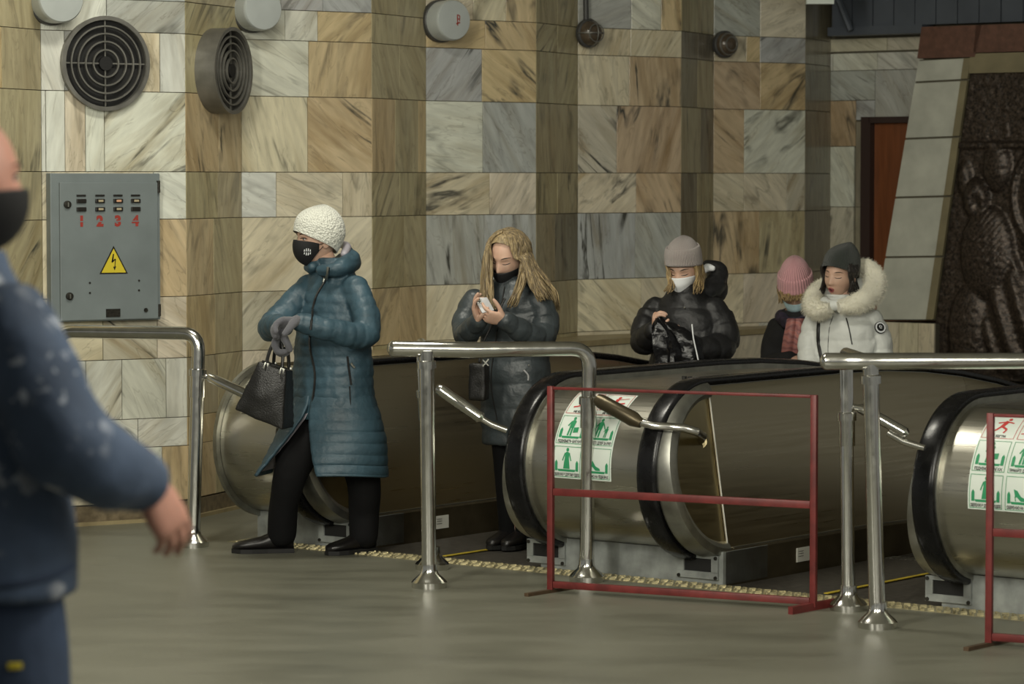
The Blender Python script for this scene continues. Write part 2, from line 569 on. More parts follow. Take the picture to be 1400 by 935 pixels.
def tile(parent, p0, p1, f0, f1, z0, z1, kind, ang, strength, gap=0.0018, mname='marble', depth=0.018, name='tile'):
    d = (p1 - p0)
    ln = d.length
    a, b = f0 * ln + gap, f1 * ln - gap
    z0, z1 = z0 + gap, z1 - gap
    hx, hz, c = (b - a) / 2, (z1 - z0) / 2, 0.0009
    me = bpy.data.meshes.new(name)
    me.from_pydata([(-hx, depth, -hz), (hx, depth, -hz), (hx, depth, hz), (-hx, depth, hz),
                    (-hx, c, -hz), (hx, c, -hz), (hx, c, hz), (-hx, c, hz),
                    (-hx + c, 0, -hz + c), (hx - c, 0, -hz + c), (hx - c, 0, hz - c), (-hx + c, 0, hz - c)], [],
                   [(0, 3, 2, 1), (8, 9, 10, 11), (4, 5, 9, 8), (5, 6, 10, 9), (6, 7, 11, 10), (7, 4, 8, 11),
                    (0, 1, 5, 4), (1, 2, 6, 5), (2, 3, 7, 6), (3, 0, 4, 7)])
    me.materials.append(M[mname])
    o = bpy.data.objects.new(name, me)
    o.location = p0 + d * ((a + b) / 2 / ln) + Vector((0, 0, (z0 + z1) / 2)) - Vector((d.y, -d.x, 0)).normalized() * random.uniform(-0.001, 0.001)
    o.rotation_euler = (0, 0, math.atan2(d.y, d.x))
    j = random.uniform(0.93, 1.06)
    base = COL[kind]
    o.color = (base[0] * j, base[1] * j * random.uniform(0.985, 1.015), base[2] * j * random.uniform(0.95, 1.05), (ang % 180) / 180.0)
    o.pass_index = strength
    o.parent = parent
    col.objects.link(o)
    return o


# rows from the top (above 2.61) downwards; each row: split fractions, then kind/angle/strength per tile
F = {}
F[0] = [([.5], 'T40 5,T120 4')] * 10
F[1] = [([.5], 'T30 5,T110 4'), ([.4], 'O70 6,T100 5'), ([.45], 'O80 6,T95 4'), ([.42], 'O95 4,T85 6'), ([.4], 'T100 4,T85 3'),
        ([.45], 'T60 5,T50 9'), ([.5], 'T80 4,T110 4'), ([.5], 'T70 4,T100 4'), ([.5], 'T70 4,T100 4'), ([.5], 'T40 4,T90 4')]
F[2] = [([.35, .62], 'W60 3,G50 5,G45 6'), ([.45], 'W70 3,G40 6'), ([.16, .62, .82], 'W110 2,G60 4,C100 8,W100 2'),
        ([.03, .16, .30, .43], 'W90 1,W80 3,C85 4,W80 2,W40 8'), ([.77], 'C40 4,W150 4'), ([.78], 'C60 3,O120 4'),
        ([.41, .79], 'C20 1,K140 10,C150 7'), ([.29, .54, .85], 'W120 4,W55 8,W125 7,W90 1'), ([.65], 'W145 6,W35 8'),
        ([.4, .82], 'C40 4,W45 5,O90 4')]
F[3] = [([], 'T45 5'), ([], 'T50 6'), ([], 'T95 3'), ([.58], 'O110 8,O105 9'), ([.56], 'T100 4,T80 4'), ([.48], 'O80 4,T110 3'),
        ([.5], 'O100 4,T90 4'), ([.55], 'T95 4,T60 4'), ([.5], 'O100 4,T90 4'), ([.5], 'O100 4,T90 4')]
F[4] = [([.3, .62], 'W60 5,G50 5,G130 5'), ([.33, .58], 'W150 3,W60 5,O40 6'), ([.51], 'W150 6,O75 4'), ([.5], 'C105 6,O145 9'),
        ([.26, .77], 'W160 3,C155 4,C95 7'), ([.6], 'C45 5,C40 3'), ([.45], 'K40 9,C140 4'), ([.5], 'C60 3,C60 4'),
        ([.5], 'W60 3,C60 4'), ([.5], 'W60 3,C60 4')]
F[5] = [([.46], 'T95 3,T80 3'), ([.5], 'T95 3,T80 5'), ([.5], 'T110 6,T130 5'), ([.42, .85], 'O90 4,T95 3,O90 9'),
        ([.5], 'T60 5,T85 5'), ([.58], 'T60 6,T110 6'), ([.5], 'O60 4,O110 3'), ([.5], 'T60 4,T90 3'), ([.5], 'T60 4,T90 3'), ([.5], 'T60 4,T90 3')]
F[6] = [([.42, .72], 'C30 4,C60 6,O95 8'), ([.53], 'O20 3,O125 10'), ([.5], 'G50 7,O145 9'), ([.51], 'W170 4,G120 3'),
        ([.57], 'C20 9,C55 4'), ([.52], 'G100 10,G95 8'), ([.5], 'C60 5,C110 4'), ([.5], 'C50 4,C60 4'), ([.5], 'C60 3,C60 3'), ([.5], 'C60 3,C60 3')]
F[7] = [([.5], 'T95 4,T70 4'), ([.5], 'T40 8,T60 5'), ([.5], 'T90 6,T60 7'), ([], 'T95 4'), ([.5], 'T95 5,T85 8'),
        ([.45], 'T95 5,B90 8'), ([.5], 'T95 4,T95 4'), ([.5], 'T60 4,T95 4'), ([.5], 'T60 4,T95 4'), ([.5], 'T60 4,T95 4')]
F[8] = [([.51, .8], 'G20 2,W150 5,O100 9'), ([.5], 'C70 9,C60 8'), ([.49], 'C100 2,P95 10'), ([.37], 'K140 10,P75 10'),
        ([.56], 'C40 10,P120 7'), ([.55], 'G95 10,G120 4'), ([.61], 'C140 6,C130 3'), ([.6], 'C20 2,C60 3'), ([.5], 'C60 3,C60 3'), ([.5], 'C60 3,C60 3')]
F[9] = [([.5], 'T90 5,T95 4'), ([.5], 'B95 5,B95 4'), ([.5], 'B80 7,T95 6'), ([.6], 'T95 6,B90 8'), ([.5], 'B95 5,T90 5'),
        ([.5], 'B95 6,T90 5'), ([.5], 'T90 4,T95 4'), ([.5], 'T90 4,T95 4'), ([.5], 'T90 4,T95 4'), ([.5], 'T90 4,T95 4')]
F[10] = [([.5], 'G150 4,C20 2'), ([.35, .5], 'C60 4,O40 4,G35 7'), ([.5], 'P140 7,O35 9'), ([.33], 'P145 9,W40 8'),
         ([.33, .8], 'C150 4,C140 5,K60 10'), ([.5], 'O95 9,T85 9'), ([.33], 'C40 2,C60 2'), ([.5], 'C30 4,W40 3'), ([.5], 'C60 3,C60 3'), ([.5], 'C60 3,C60 3')]
F[11] = [([], 'B90 3')] * 10  # weaker light on this last face is put into its dark tile colour
import re
for i in range(len(WP) - 1):
    rows = F[i]
    for r, (sp, txt) in enumerate(rows):
        z1, z0 = Z[10 - r], Z[9 - r]
        cuts = [0.0] + list(sp) + [1.0]
        for k, e in enumerate(txt.split(',')):
            g = re.match(r'([A-Z])(\d+) (\d+)', e)
            tile(wall, WP[i], WP[i + 1], cuts[k], cuts[k + 1], z0, z1, g[1], int(g[2]), int(g[3]))
# brown granite baseboard and pale kerb at the foot of the wall
bb = MB()
for a, b in zip(WP[:-1], WP[1:]):
    d = (b - a).normalized()
    nn = Vector((d.y, -d.x, 0))
    bb.prism([(0, 0), (1, 0), (1, 1), (0, 1)],
             lambda x, y, h, a=a, b=b, nn=nn: a + (b - a) * x + nn * (0.012 * y) + Vector((0, 0, h)), 0.0, 0.095)
structure(part('baseboard_left', bb, M['plinth'], smooth=0))
kb = MB()
for a, b in zip(WP[1:6], WP[2:7]):
    d = (b - a).normalized()
    nn = Vector((d.y, -d.x, 0))
    kb.prism([(-0.02, 0.012), (1.02, 0.012), (1.02, 0.03), (-0.02, 0.03)],
             lambda x, y, h, a=a, b=b, nn=nn: a + (b - a) * x + nn * y + Vector((0, 0, h)), 0.0, 0.018)
structure(part('trim_2', kb, M['sill'], smooth=0))

# ---- stone ledge along the wall above the escalator
lb = st_poly([(-3.4, 1.5), (-2.72, 1.5), (-2.72, 9.4), (-3.4, 9.4)], -3.0, 0.765)
ledge = structure(part('trim_3', lb, M['mortar'], smooth=0))
sl = st_poly([(-3.35, 1.48), (-2.69, 1.48), (-2.69, 9.4), (-3.35, 9.4)], 0.767, 0.80)
part('sill', sl, M['sill'], ledge, smooth=0)
for k in range(13):
    a, b = E(-2.70, 1.5 + 0.6 * k), E(-2.70, 2.1 + 0.6 * k)
    tile(ledge, a, b, 0, 1, 0.30, 0.765, 'C', random.choice([60, 90, 100, 140]), random.choice([1, 2, 3]))

# ---- end wall with door, leaning pier, mural and metal fascia
WD = Vector((0.80, -0.60, 0))
WN = Vector((-0.60, -0.80, 0))           # towards the hall
W0 = WP[-1].copy()


def on_plane(px, py, offn):
    d = ray(px, py)
    c = Vector((0, 0, CAMZ))
    p0 = W0 + WN * offn
    k = (p0 - c).dot(WN) / d.dot(WN)
    p = c + d * k
    return ((p - p0).dot(WD), p.z)


def Wp(x, z, o=0.0):
    return W0 + WD * x + WN * o + Vector((0, 0, z))


eb = MB()
x_d0, x_d1 = on_plane(1187, 300, 0)[0], on_plane(1187, 300, 0)[0] + 0.86
ztop = on_plane(1200, 166, 0)[1]
for a, b, z0, z1 in [(-0.1, x_d0 - 0.04, -3, 4.6), (x_d0 - 0.04, x_d1 + 0.04, ztop + 0.03, 4.6), (x_d1 + 0.04, 5, -3, 4.6),
                     (x_d0 - 0.04, x_d1 + 0.04, -3, 0)]:
    eb.prism([(a, z0), (b, z0), (b, z1), (a, z1)], lambda x, y, h: Wp(x, y, -h), 0.012, 0.3)
ew = structure(part('wall_back', eb, M['mortar'], smooth=0))


def etile(px0, px1, zy, kind, ang, st, o=0.004):
    """tile of the end wall between two columns of the photograph and two heights"""
    x0, x1 = on_plane(px0, 245, 0)[0], on_plane(px1, 245, 0)[0]
    tile(ew, Wp(0, 0, o), Wp(1, 0, o), x0, x1, zy[0], zy[1], kind, ang, st)


zz = lambda y: on_plane(1190, y, 0)[1]
for px0, px1, y0, y1, k, a, s in [
        (1133, 1212, 70, 52, 'K', 150, 4), (1212, 1262, 70, 52, 'K', 140, 4), (1133, 1138, 96, 72, 'W', 90, 1), (1138, 1199, 96, 72, 'W', 140, 3), (1199, 1262, 96, 72, 'W', 150, 4),
        (1133, 1196, 137, 96, 'G', 145, 8), (1196, 1262, 164, 96, 'G', 120, 5), (1133, 1170, 200, 137, 'P', 110, 8), (1170, 1196, 164, 137, 'G', 145, 6),
        (1133, 1168, 283, 200, 'W', 120, 3), (1133, 1168, 366, 283, 'K', 70, 6), (1133, 1168, 430, 366, 'C', 60, 2),
        (1170, 1183, 283, 166, 'B', 90, 2), (1170, 1183, 430, 283, 'B', 90, 2)]:
    etile(px0, px1, (zz(y0), zz(y1)), k, a, s)
dr = empty('door_1', Wp(x_d0, 0, -0.1))
structure(dr)
o0 = origin_of(dr)
b = MB()
b.prism([(x_d0, 0.01), (x_d1, 0.01), (x_d1, ztop), (x_d0, ztop)], lambda x, y, h: Wp(x, y, h), -0.09, -0.05)
part('door_leaf', b, M['doorwood'], dr, world=True)
b = MB()
for x in (x_d0 - 0.02, x_d1 + 0.02):
    b.prism([(x - 0.035, 0), (x + 0.035, 0), (x + 0.035, ztop + 0.03), (x - 0.035, ztop + 0.03)], lambda x, y, h: Wp(x, y, h), -0.1, 0.008)
b.prism([(x_d0, ztop - 0.01), (x_d1, ztop - 0.01), (x_d1, ztop + 0.03), (x_d0, ztop + 0.03)], lambda x, y, h: Wp(x, y, h), -0.1, 0.008)
part('door_frame', b, M['doorframe'], dr, world=True)
b = MB()
b.tube([Wp(x_d0 + 0.74, 1.02, -0.045), Wp(x_d0 + 0.74, 1.02, 0.0), Wp(x_d0 + 0.64, 1.02, 0.0)], 0.009, 8)
part('door_handle', b, M['ring'], dr, world=True)
# shallow floor behind the ledge in front of the door and the fascia under the pier
PO = 0.42                                    # the pier stands this far in front of the end wall
fas = MB()
fas.prism([(-0.3, -0.10), (5, -0.10), (5, PO + 0.05), (-0.3, PO + 0.05)], lambda x, y, h: Wp(x, h, y), -3.0, -0.02)
xs = [on_plane(p, 460, PO + 0.06)[0] for p in (1195, 1228, 1254, 1276)]
zb = on_plane(1240, 441, PO + 0.06)[1]
low = structure(part('trim_4', fas, M['mortar'], smooth=0))
lowb = MB()
lowb.prism([(xs[0], PO - 0.2), (xs[-1], PO - 0.2), (xs[-1], PO + 0.03), (xs[0], PO + 0.03)], lambda x, y, h: Wp(x, h, y), -0.02, zb - 0.005)
part('core', lowb, M['mortar'], low, smooth=0)
for a, c in zip(xs[:-1], xs[1:]):
    tile(low, Wp(0, 0, PO + 0.05), Wp(1, 0, PO + 0.05), a, c, -0.3, zb, 'C', 90, 2)
# leaning pier faced with limestone slabs
pr = thing('stone_pier', 'leaning pale limestone pier between the red-brown door and the dark relief', 'pier', Wp(on_plane(1230, 440, PO)[0], zb, PO))
L_top, L_bot = on_plane(1256, 82, PO), on_plane(1196, 438, PO)
R_top, R_bot = on_plane(1328, 78, PO), on_plane(1277, 438, PO)


def lerp(a, b, k):
    return (a[0] + (b[0] - a[0]) * k, a[1] + (b[1] - a[1]) * k)


b = MB()
b.prism([lerp(L_bot, L_top, 0), lerp(R_bot, R_top, 0), R_top, L_top], lambda x, y, h: Wp(x, y, PO - h), 0.012, 0.36)
part('pier_core', b, M['mortar'], pr, world=True)
jl = [0.0, 0.245, 0.475, 0.70, 0.915, 1.0]
for k0, k1 in zip(jl[:-1], jl[1:]):
    b = MB()
    e = 0.004
    a0, a1, c0, c1 = lerp(L_bot, L_top, k0 + e), lerp(L_bot, L_top, k1 - e), lerp(R_bot, R_top, k0 + e), lerp(R_bot, R_top, k1 - e)
    w = R_bot[0] - L_bot[0]
    s = 0.86
    b.prism([a0, lerp(a0, c0, s), lerp(a1, c1, s), a1], lambda x, y, h: Wp(x, y, PO - h), 0.0, 0.03)
    part('slab', b, M['pier'], pr, world=True, smooth=0)
    b = MB()
    b.prism([lerp(a0, c0, s + 0.015), c0, c1, lerp(a1, c1, s + 0.015)], lambda x, y, h: Wp(x, y, PO - h), -0.012, 0.03)
    part('edge_slab', b, M['pieredge'], pr, world=True, smooth=0)
b = MB()
T0, T1 = on_plane(1262, 37, PO), on_plane(1256, 80, PO)
b.prism([T1, (T1[0] + 0.40, T1[1]), (T0[0] + 0.42, T0[1]), T0], lambda x, y, h: Wp(x, y, PO - h), -0.02, 0.36)
part('cap_stone', b, M['redgranite'], pr, world=True, smooth=0)
# mural relief
mu = thing('relief_mural', 'dark bronze-brown carved relief mural with swirling draped shapes beside the pale pier', 'mural', Wp(R_bot[0], zb - 0.3, PO))
b = MB()
zt = on_plane(1340, 100, PO)[1]
zl = zb - 0.34
NX, NZ = 150, 190
W_m = 1.9


def relief(x, z):
    """stylised draped figures: smooth bodies, folds and curved bands"""
    q = Vector((x * 2.2, z * 1.6, 3.1))
    h = 0.006 + 0.006 * noise.noise(q * 1.5)
    wv = noise.noise(q)
    # curved bands sweeping round the upper right
    r = math.hypot(x - 0.78, (z - 1.62) * 0.8)
    if r < 0.34:
        h = max(h, 0.020 * (0.5 + 0.5 * math.cos(r * 75)) * min(1, (0.34 - r) * 12))
    # long folds falling to the lower right
    f = (x - 0.35) * 0.9 + (z - 1.2) * 0.38
    if 0.10 < f < 0.5 and z < 1.35:
        h = max(h, 0.030 * (0.5 + 0.5 * math.sin(f * 48 + wv * 2)) ** 1.5)
    for (cx, cz, rx, rz, hh, tex) in [(0.28, 1.60, 0.09, 0.13, 0.050, 0), (0.36, 1.26, 0.19, 0.30, 0.050, 1), (0.24, 0.78, 0.15, 0.30, 0.045, 0), (0.55, 0.85, 0.22, 0.34, 0.05, 2),
                                      (0.20, 1.72, 0.05, 0.12, 0.03, 0), (0.42, 1.80, 0.10, 0.16, 0.035, 0), (1.0, 1.25, 0.2, 0.5, 0.05, 2)]:
        d = ((x - cx) / rx) ** 2 + ((z - cz) / rz) ** 2
        if d < 1:
            k = hh * (1 - d) ** 0.4
            if tex == 1:
                k += 0.004 * math.sin(170 * (x + 0.15 * z)) * math.sin(150 * z)
            if tex == 2:
                k += 0.010 * math.sin(42 * (x + 0.35 * z))
            h = max(h, k)
    # the face hollow and the hair waves of the figure
    d = math.hypot((x - 0.30) / 0.05, (z - 1.57) / 0.08)
    if d < 1:
        h -= 0.02 * (1 - d)
    if abs(z - 1.93) < 0.022:
        h = max(h, 0.028)
    if z > 1.97:
        h = max(h, 0.014 * max(0, noise.noise(Vector((x * 22, z * 22, 4))) + 0.15))
    return h * 1.5 + 0.005 * noise.noise(Vector((x * 34, z * 34, 0)))


vs, fs = [], []
for j in range(NZ + 1):
    kz = j / NZ
    z = zl + (zt - zl) * kz
    xl = lerp(R_bot, R_top, (z - R_bot[1]) / (R_top[1] - R_bot[1]))[0] + 0.004
    for i in range(NX + 1):
        x = i / NX * W_m
        vs.append(Wp(xl + x, z, PO - 0.03 + relief(x + xl - R_bot[0], z)))
for j in range(NZ):
    for i in range(NX):
        a = j * (NX + 1) + i
        fs.append((a, a + 1, a + NX + 2, a + NX + 1))
b.add(vs, fs)
part('carved_panel', b, M['relief'], mu, world=True, smooth=80)
b = MB()
b.prism([(R_bot[0] - 0.06, zl), (R_bot[0] + 2.2, zl), (R_bot[0] + 2.2, zt + 0.12), (R_top[0] + 0.02, zt + 0.12)], lambda x, y, h: Wp(x, y, PO - h), 0.045, 0.3)
part('backing', b, M['pieredge'], mu, world=True, smooth=0)
b = MB()
b.prism([(R_top[0] - 0.01, zt), (R_top[0] + 2.0, zt), (R_top[0] + 2.0, zt + 0.12), (R_top[0] + 0.0, zt + 0.12)], lambda x, y, h: Wp(x, y, PO - h), -0.015, 0.05)
part('top_band', b, M['pieredge'], mu, world=True, smooth=0)
b = MB()
b.prism([(R_top[0] + 0.025, zt + 0.125), (R_top[0] + 2.0, zt + 0.125), (R_top[0] + 2.0, T0[1]), (R_top[0] + 0.04, T0[1])], lambda x, y, h: Wp(x, y, PO - h), -0.02, 0.3)
part('cap_stone', b, M['redgranite'], mu, world=True, smooth=0)
# sheet-metal fascia above
fa = thing('metal_fascia', 'blue-grey sheet metal fascia of upright panels above the door and the mural', 'fascia', Wp(0, 2.6, 0.2))
xa, zf = on_plane(1137, 38, 0.12)
xb = on_plane(1262, 38, 0.12)[0]
b = MB()
b.prism([(xa, zf - 0.055), (xb + 0.02, zf - 0.055), (xb + 0.02, zf), (xa, zf)], lambda x, y, h: Wp(x, y, 0.12 - h), -0.05, 0.1)
part('bottom_rail', b, M['beam'], fa, world=True, smooth=0)
wpx = on_plane(1165, 20, 0.12)[0] - on_plane(1137, 20, 0.12)[0]
for k in range(22):
    b = MB()
    x0 = xa + wpx * k
    o = 0.12 if x0 < xb - 0.1 else 0.12
    b.prism([(x0 + 0.003, zf), (x0 + wpx - 0.003, zf), (x0 + wpx - 0.003, zf + 1.2), (x0 + 0.003, zf + 1.2)], lambda x, y, h: Wp(x, y, 0.12 - h), random.uniform(-.002, .002), 0.03)
    part('panel', b, M['beam'], fa, world=True, smooth=0)
b = MB()
b.tube([Wp(*on_plane(1142, -10, 0.2), 0.2), Wp(*on_plane(1163, 42, 0.2), 0.2)], 0.022, 8)
part('brace', b, M['beam'], fa, world=True)
# illuminated sign of which only the lower edge shows
sg = thing('hanging_sign', 'white and green hanging sign box at the corner of the marble wall', 'sign', at(1120, 6, 19.0))
b = MB()
b.box(at(1121, -30, 19.0), (0.17, 0.06, 0.32))
part('sign_box', b, M['stickwhite'], sg, world=True, smooth=0)
b = MB()
b.box(at(1121, -12, 18.965), (0.15, 0.006, 0.06))
part('green_band', b, M['stickgreen'], sg, world=True, smooth=0)
b = MB()
b.tube([at(1121, -66, 19.0), Vector((at(1121, 0, 19.0).x, 19.0, 4.6))], 0.012, 8)
part('hanger_rod', b, M['lampbase'], sg, world=True)

# ================================================================== ESCALATORS
T0_, Z0_ = 0.07, 0.48           # drum axis
RH, RD = 0.392, 0.345           # outer radius of the handrail, radius of the drum
TC, RC = 1.2, 8.0               # where the incline starts to curve, and its radius


def drop(t):
    if t <= TC:
        return 0.0
    if t <= TC + RC * 0.5:
        return RC - math.sqrt(RC * RC - (t - TC) ** 2)
    return RC - RC * math.cos(R(30)) + (t - TC - RC * 0.5) * math.tan(R(30))


STN = [T0_, 0.3, 0.6, 0.9, 1.2] + [1.2 + 0.35 * k for k in range(1, 13)]


def side_path(r, a0=-100, step=7):
    pts = []
    a = a0
    while a < 90:
        pts.append((T0_ - r * math.cos(R(a)), Z0_ + r * math.sin(R(a))))
        a += step
    for t in STN:
        pts.append((t, Z0_ + r - drop(t)))
    return pts


def handrail_mb(xc, w=0.100, th=0.034):
    mb = MB()
    path = side_path(RH - th / 2)
    rings = []
    prof = []
    for k in range(16):
        a = 2 * math.pi * k / 16
        c, s = math.cos(a), math.sin(a)
        prof.append((math.copysign(abs(c) ** 0.55, c) * w / 2, math.copysign(abs(s) ** 0.7, s) * th / 2))
    for i, (t, z) in enumerate(path):
        t0, z0 = path[max(i - 1, 0)]
        t1, z1 = path[min(i + 1, len(path) - 1)]
        d = Vector((t1 - t0, z1 - z0)).normalized()
        nt, nz = -d.y, d.x                 # outward normal in the t-z plane
        rings.append([Vector((xc + p, t + nt * q, z + nz * q)) for p, q in prof])
    return mb.loft(rings)


def arc_strip(x0, x1, r0, r1, th, a0=-90, tmax=None):
    """shell between x0 (radius r0) and x1 (radius r1) following the side path"""
    mb = MB()
    A, B = side_path(r0, a0), side_path(r1, a0)
    C, D = side_path(r1 - th, a0), side_path(r0 - th, a0)
    rings = [[Vector((x0, *A[i])), Vector((x1, *B[i])), Vector((x1, *C[i])), Vector((x0, *D[i]))] for i in range(len(A))]
    return mb.loft(rings)


def slant(z):
    return 0.362 + max(0, (0.83 - z)) / 0.69 * 0.105


def side_shell(sg):
    """slanted inner panels behind the drum axis, one mesh per panel"""
    out = []
    cuts = [0, 7, len(STN) - 1]
    for c0, c1 in zip(cuts[:-1], cuts[1:]):
        mb = MB()
        rings = []
        for t in STN[c0:c1 + 1]:
            dz = drop(t)
            g = 0.0025 if t == STN[c0] else 0
            rings.append([Vector((sg * x, t + g, z - dz)) for x, z in
                          [(0.350, 0.835), (slant(0.80), 0.80), (slant(0.145), 0.145), (slant(0.145) - 0.02, 0.145), (slant(0.80) - 0.02, 0.80), (0.33, 0.81)]])
        mb.loft(rings)
        out.append(mb)
    return out


def half_disc(sg):
    mb = MB()
    n, rr = 28, 0.305
    front, rear = [], []
    for k in range(n + 1):
        a = R(90 + 180 * k / n)
        t, z = T0_ + rr * math.cos(a), Z0_ + rr * math.sin(a)
        front.append(Vector((sg * (slant(z) - 0.012), t - 0.002, z)))
        rear.append(Vector((sg * (slant(z) - 0.03), t - 0.002, z)))
    # corners down to the skirt and up to the panel edge
    m = n + 1
    mb.add(front + rear, [tuple(range(m)), tuple(reversed(range(m, 2 * m)))] + [(i, (i + 1) % m, m + (i + 1) % m, m + i) for i in range(m)])
    return mb


def end_ring(sg):
    """dished aluminium ring between the handrail and the half-round panel"""
    mb = MB()
    prof = [(0.333, 0.372), (0.352, 0.376), (0.368, 0.362), (0.376, 0.345), (0.380, 0.330), (0.372, 0.312), (0.345, 0.300), (0.333, 0.30)]
    rings = []
    for k in range(37):
        a = R(90 + 180 * k / 36)
        ring = []
        for x, r in prof:
            t, z = T0_ + r * math.cos(a), Z0_ + r * math.sin(a)
            ex = (slant(z) - 0.362) * (1.0 if r < 0.37 else 0.4)
            ring.append(Vector((sg * (x + ex), t, z)))
        rings.append(ring)
    mb.loft(rings)
    return mb


def skirt(sg, xo=0.488):
    mb = MB()
    rings = []
    for t in [0.02] + STN[1:]:
        dz = drop(t)
        rings.append([Vector((sg * x, t, z - dz)) for x, z in [(0.455, 0.150), (xo - 0.01, 0.146), (xo, 0.138), (xo, -0.32), (0.45, -0.32)]])
    return mb.loft(rings)


def bolt(mb, c, axis, r=0.008, h=0.006):
    axis = Vector(axis).normalized()
    return mb.tube([Vector(c), Vector(c) + axis * h], r, 8)


# ---- flat prints wrapped on the drum
def wrap_fn(x0, a_low, rad):
    """sticker plane (p right, q up along the arc) -> drum surface"""
    def f(p, q, h=0.0):
        a = R(a_low) + q / RD
        r = rad + h
        return Vector((x0 + p, T0_ - r * math.cos(a), Z0_ + r * math.sin(a)))
    return f


def flat_to_mesh(name, polys, fn, h, matl, parent, cut=0.012, extra=None):
    """polygons (2-D) or a flat mesh, sliced into bands, then wrapped by fn"""
    bm = bmesh.new()
    for poly in polys:
        try:
            bm.faces.new([bm.verts.new((x, y, 0)) for x, y in poly])
        except ValueError:
            pass
    if extra:
        for me in extra:
            bm.from_mesh(me)
    if not bm.verts:
        bm.free()
        return None
    if cut:
        bmesh.ops.triangulate(bm, faces=[f for f in bm.faces if len(f.verts) > 4])
        y0, y1 = min(v.co.y for v in bm.verts), max(v.co.y for v in bm.verts)
        y = y0 + cut
        while y < y1:
            bmesh.ops.bisect_plane(bm, geom=list(bm.verts) + list(bm.edges) + list(bm.faces), plane_co=(0, y, 0), plane_no=(0, 1, 0))
            y += cut
    for v in bm.verts:
        v.co = fn(v.co.x, v.co.y, h)
    bmesh.ops.recalc_face_normals(bm, faces=bm.faces)
    me = bpy.data.meshes.new(name)
    bm.to_mesh(me)
    bm.free()
    return link(name, me, matl, parent, smooth=0)


def text_mesh(body, size, x, y, width=None, align='CENTER', bold=0.0):
    cu = bpy.data.curves.new('lettering', 'FONT')
    cu.body = body
    cu.size = size
    cu.align_x = align
    cu.offset = bold
    cu.resolution_u = 3
    ob = bpy.data.objects.new('lettering', cu)
    col.objects.link(ob)
    dg = bpy.context.evaluated_depsgraph_get()
    me = bpy.data.meshes.new_from_object(ob.evaluated_get(dg))
    bpy.data.objects.remove(ob)
    bpy.data.curves.remove(cu)
    if len(me.vertices):
        w = max(v.co.x for v in me.vertices) - min(v.co.x for v in me.vertices)
        k = width / w if width and w > 0 else 1
        for v in me.vertices:
            v.co = Vector((v.co.x * k + x, v.co.y + y, 0))
    me.materials.clear()
    return me


def circ(cx, cy, r, n=14, sy=1.0):
    return [(cx + r * math.cos(2 * math.pi * k / n), cy + r * sy * math.sin(2 * math.pi * k / n)) for k in range(n)]


def bar2(x0, y0, x1, y1, w):
    d = math.hypot(x1 - x0, y1 - y0)
    nx, ny = -(y1 - y0) / d * w / 2, (x1 - x0) / d * w / 2
    return [(x0 + nx, y0 + ny), (x0 - nx, y0 - ny), (x1 - nx, y1 - ny), (x1 + nx, y1 + ny)]


def frame2(x0, y0, x1, y1, w):
    return [[(x0, y0), (x1, y0), (x1, y0 + w), (x0, y0 + w)], [(x0, y1 - w), (x1, y1 - w), (x1, y1), (x0, y1)],
            [(x0, y0 + w), (x0 + w, y0 + w), (x0 + w, y1 - w), (x0, y1 - w)], [(x1 - w, y0 + w), (x1, y0 + w), (x1, y1 - w), (x1 - w, y1 - w)]]


def comb_icon(x, y, s):
    """step with the two balustrade ends of the pictograms"""
    P = [[(x - .32 * s, y), (x + .32 * s, y), (x + .36 * s, y + .07 * s), (x - .36 * s, y + .07 * s)]]
    for g in (-1, 1):
        P.append([(x + g * .46 * s, y + .02 * s), (x + g * .36 * s, y + .02 * s), (x + g * .36 * s, y + .28 * s), (x + g * .41 * s, y + .36 * s), (x + g * .46 * s, y + .28 * s)])
    return P


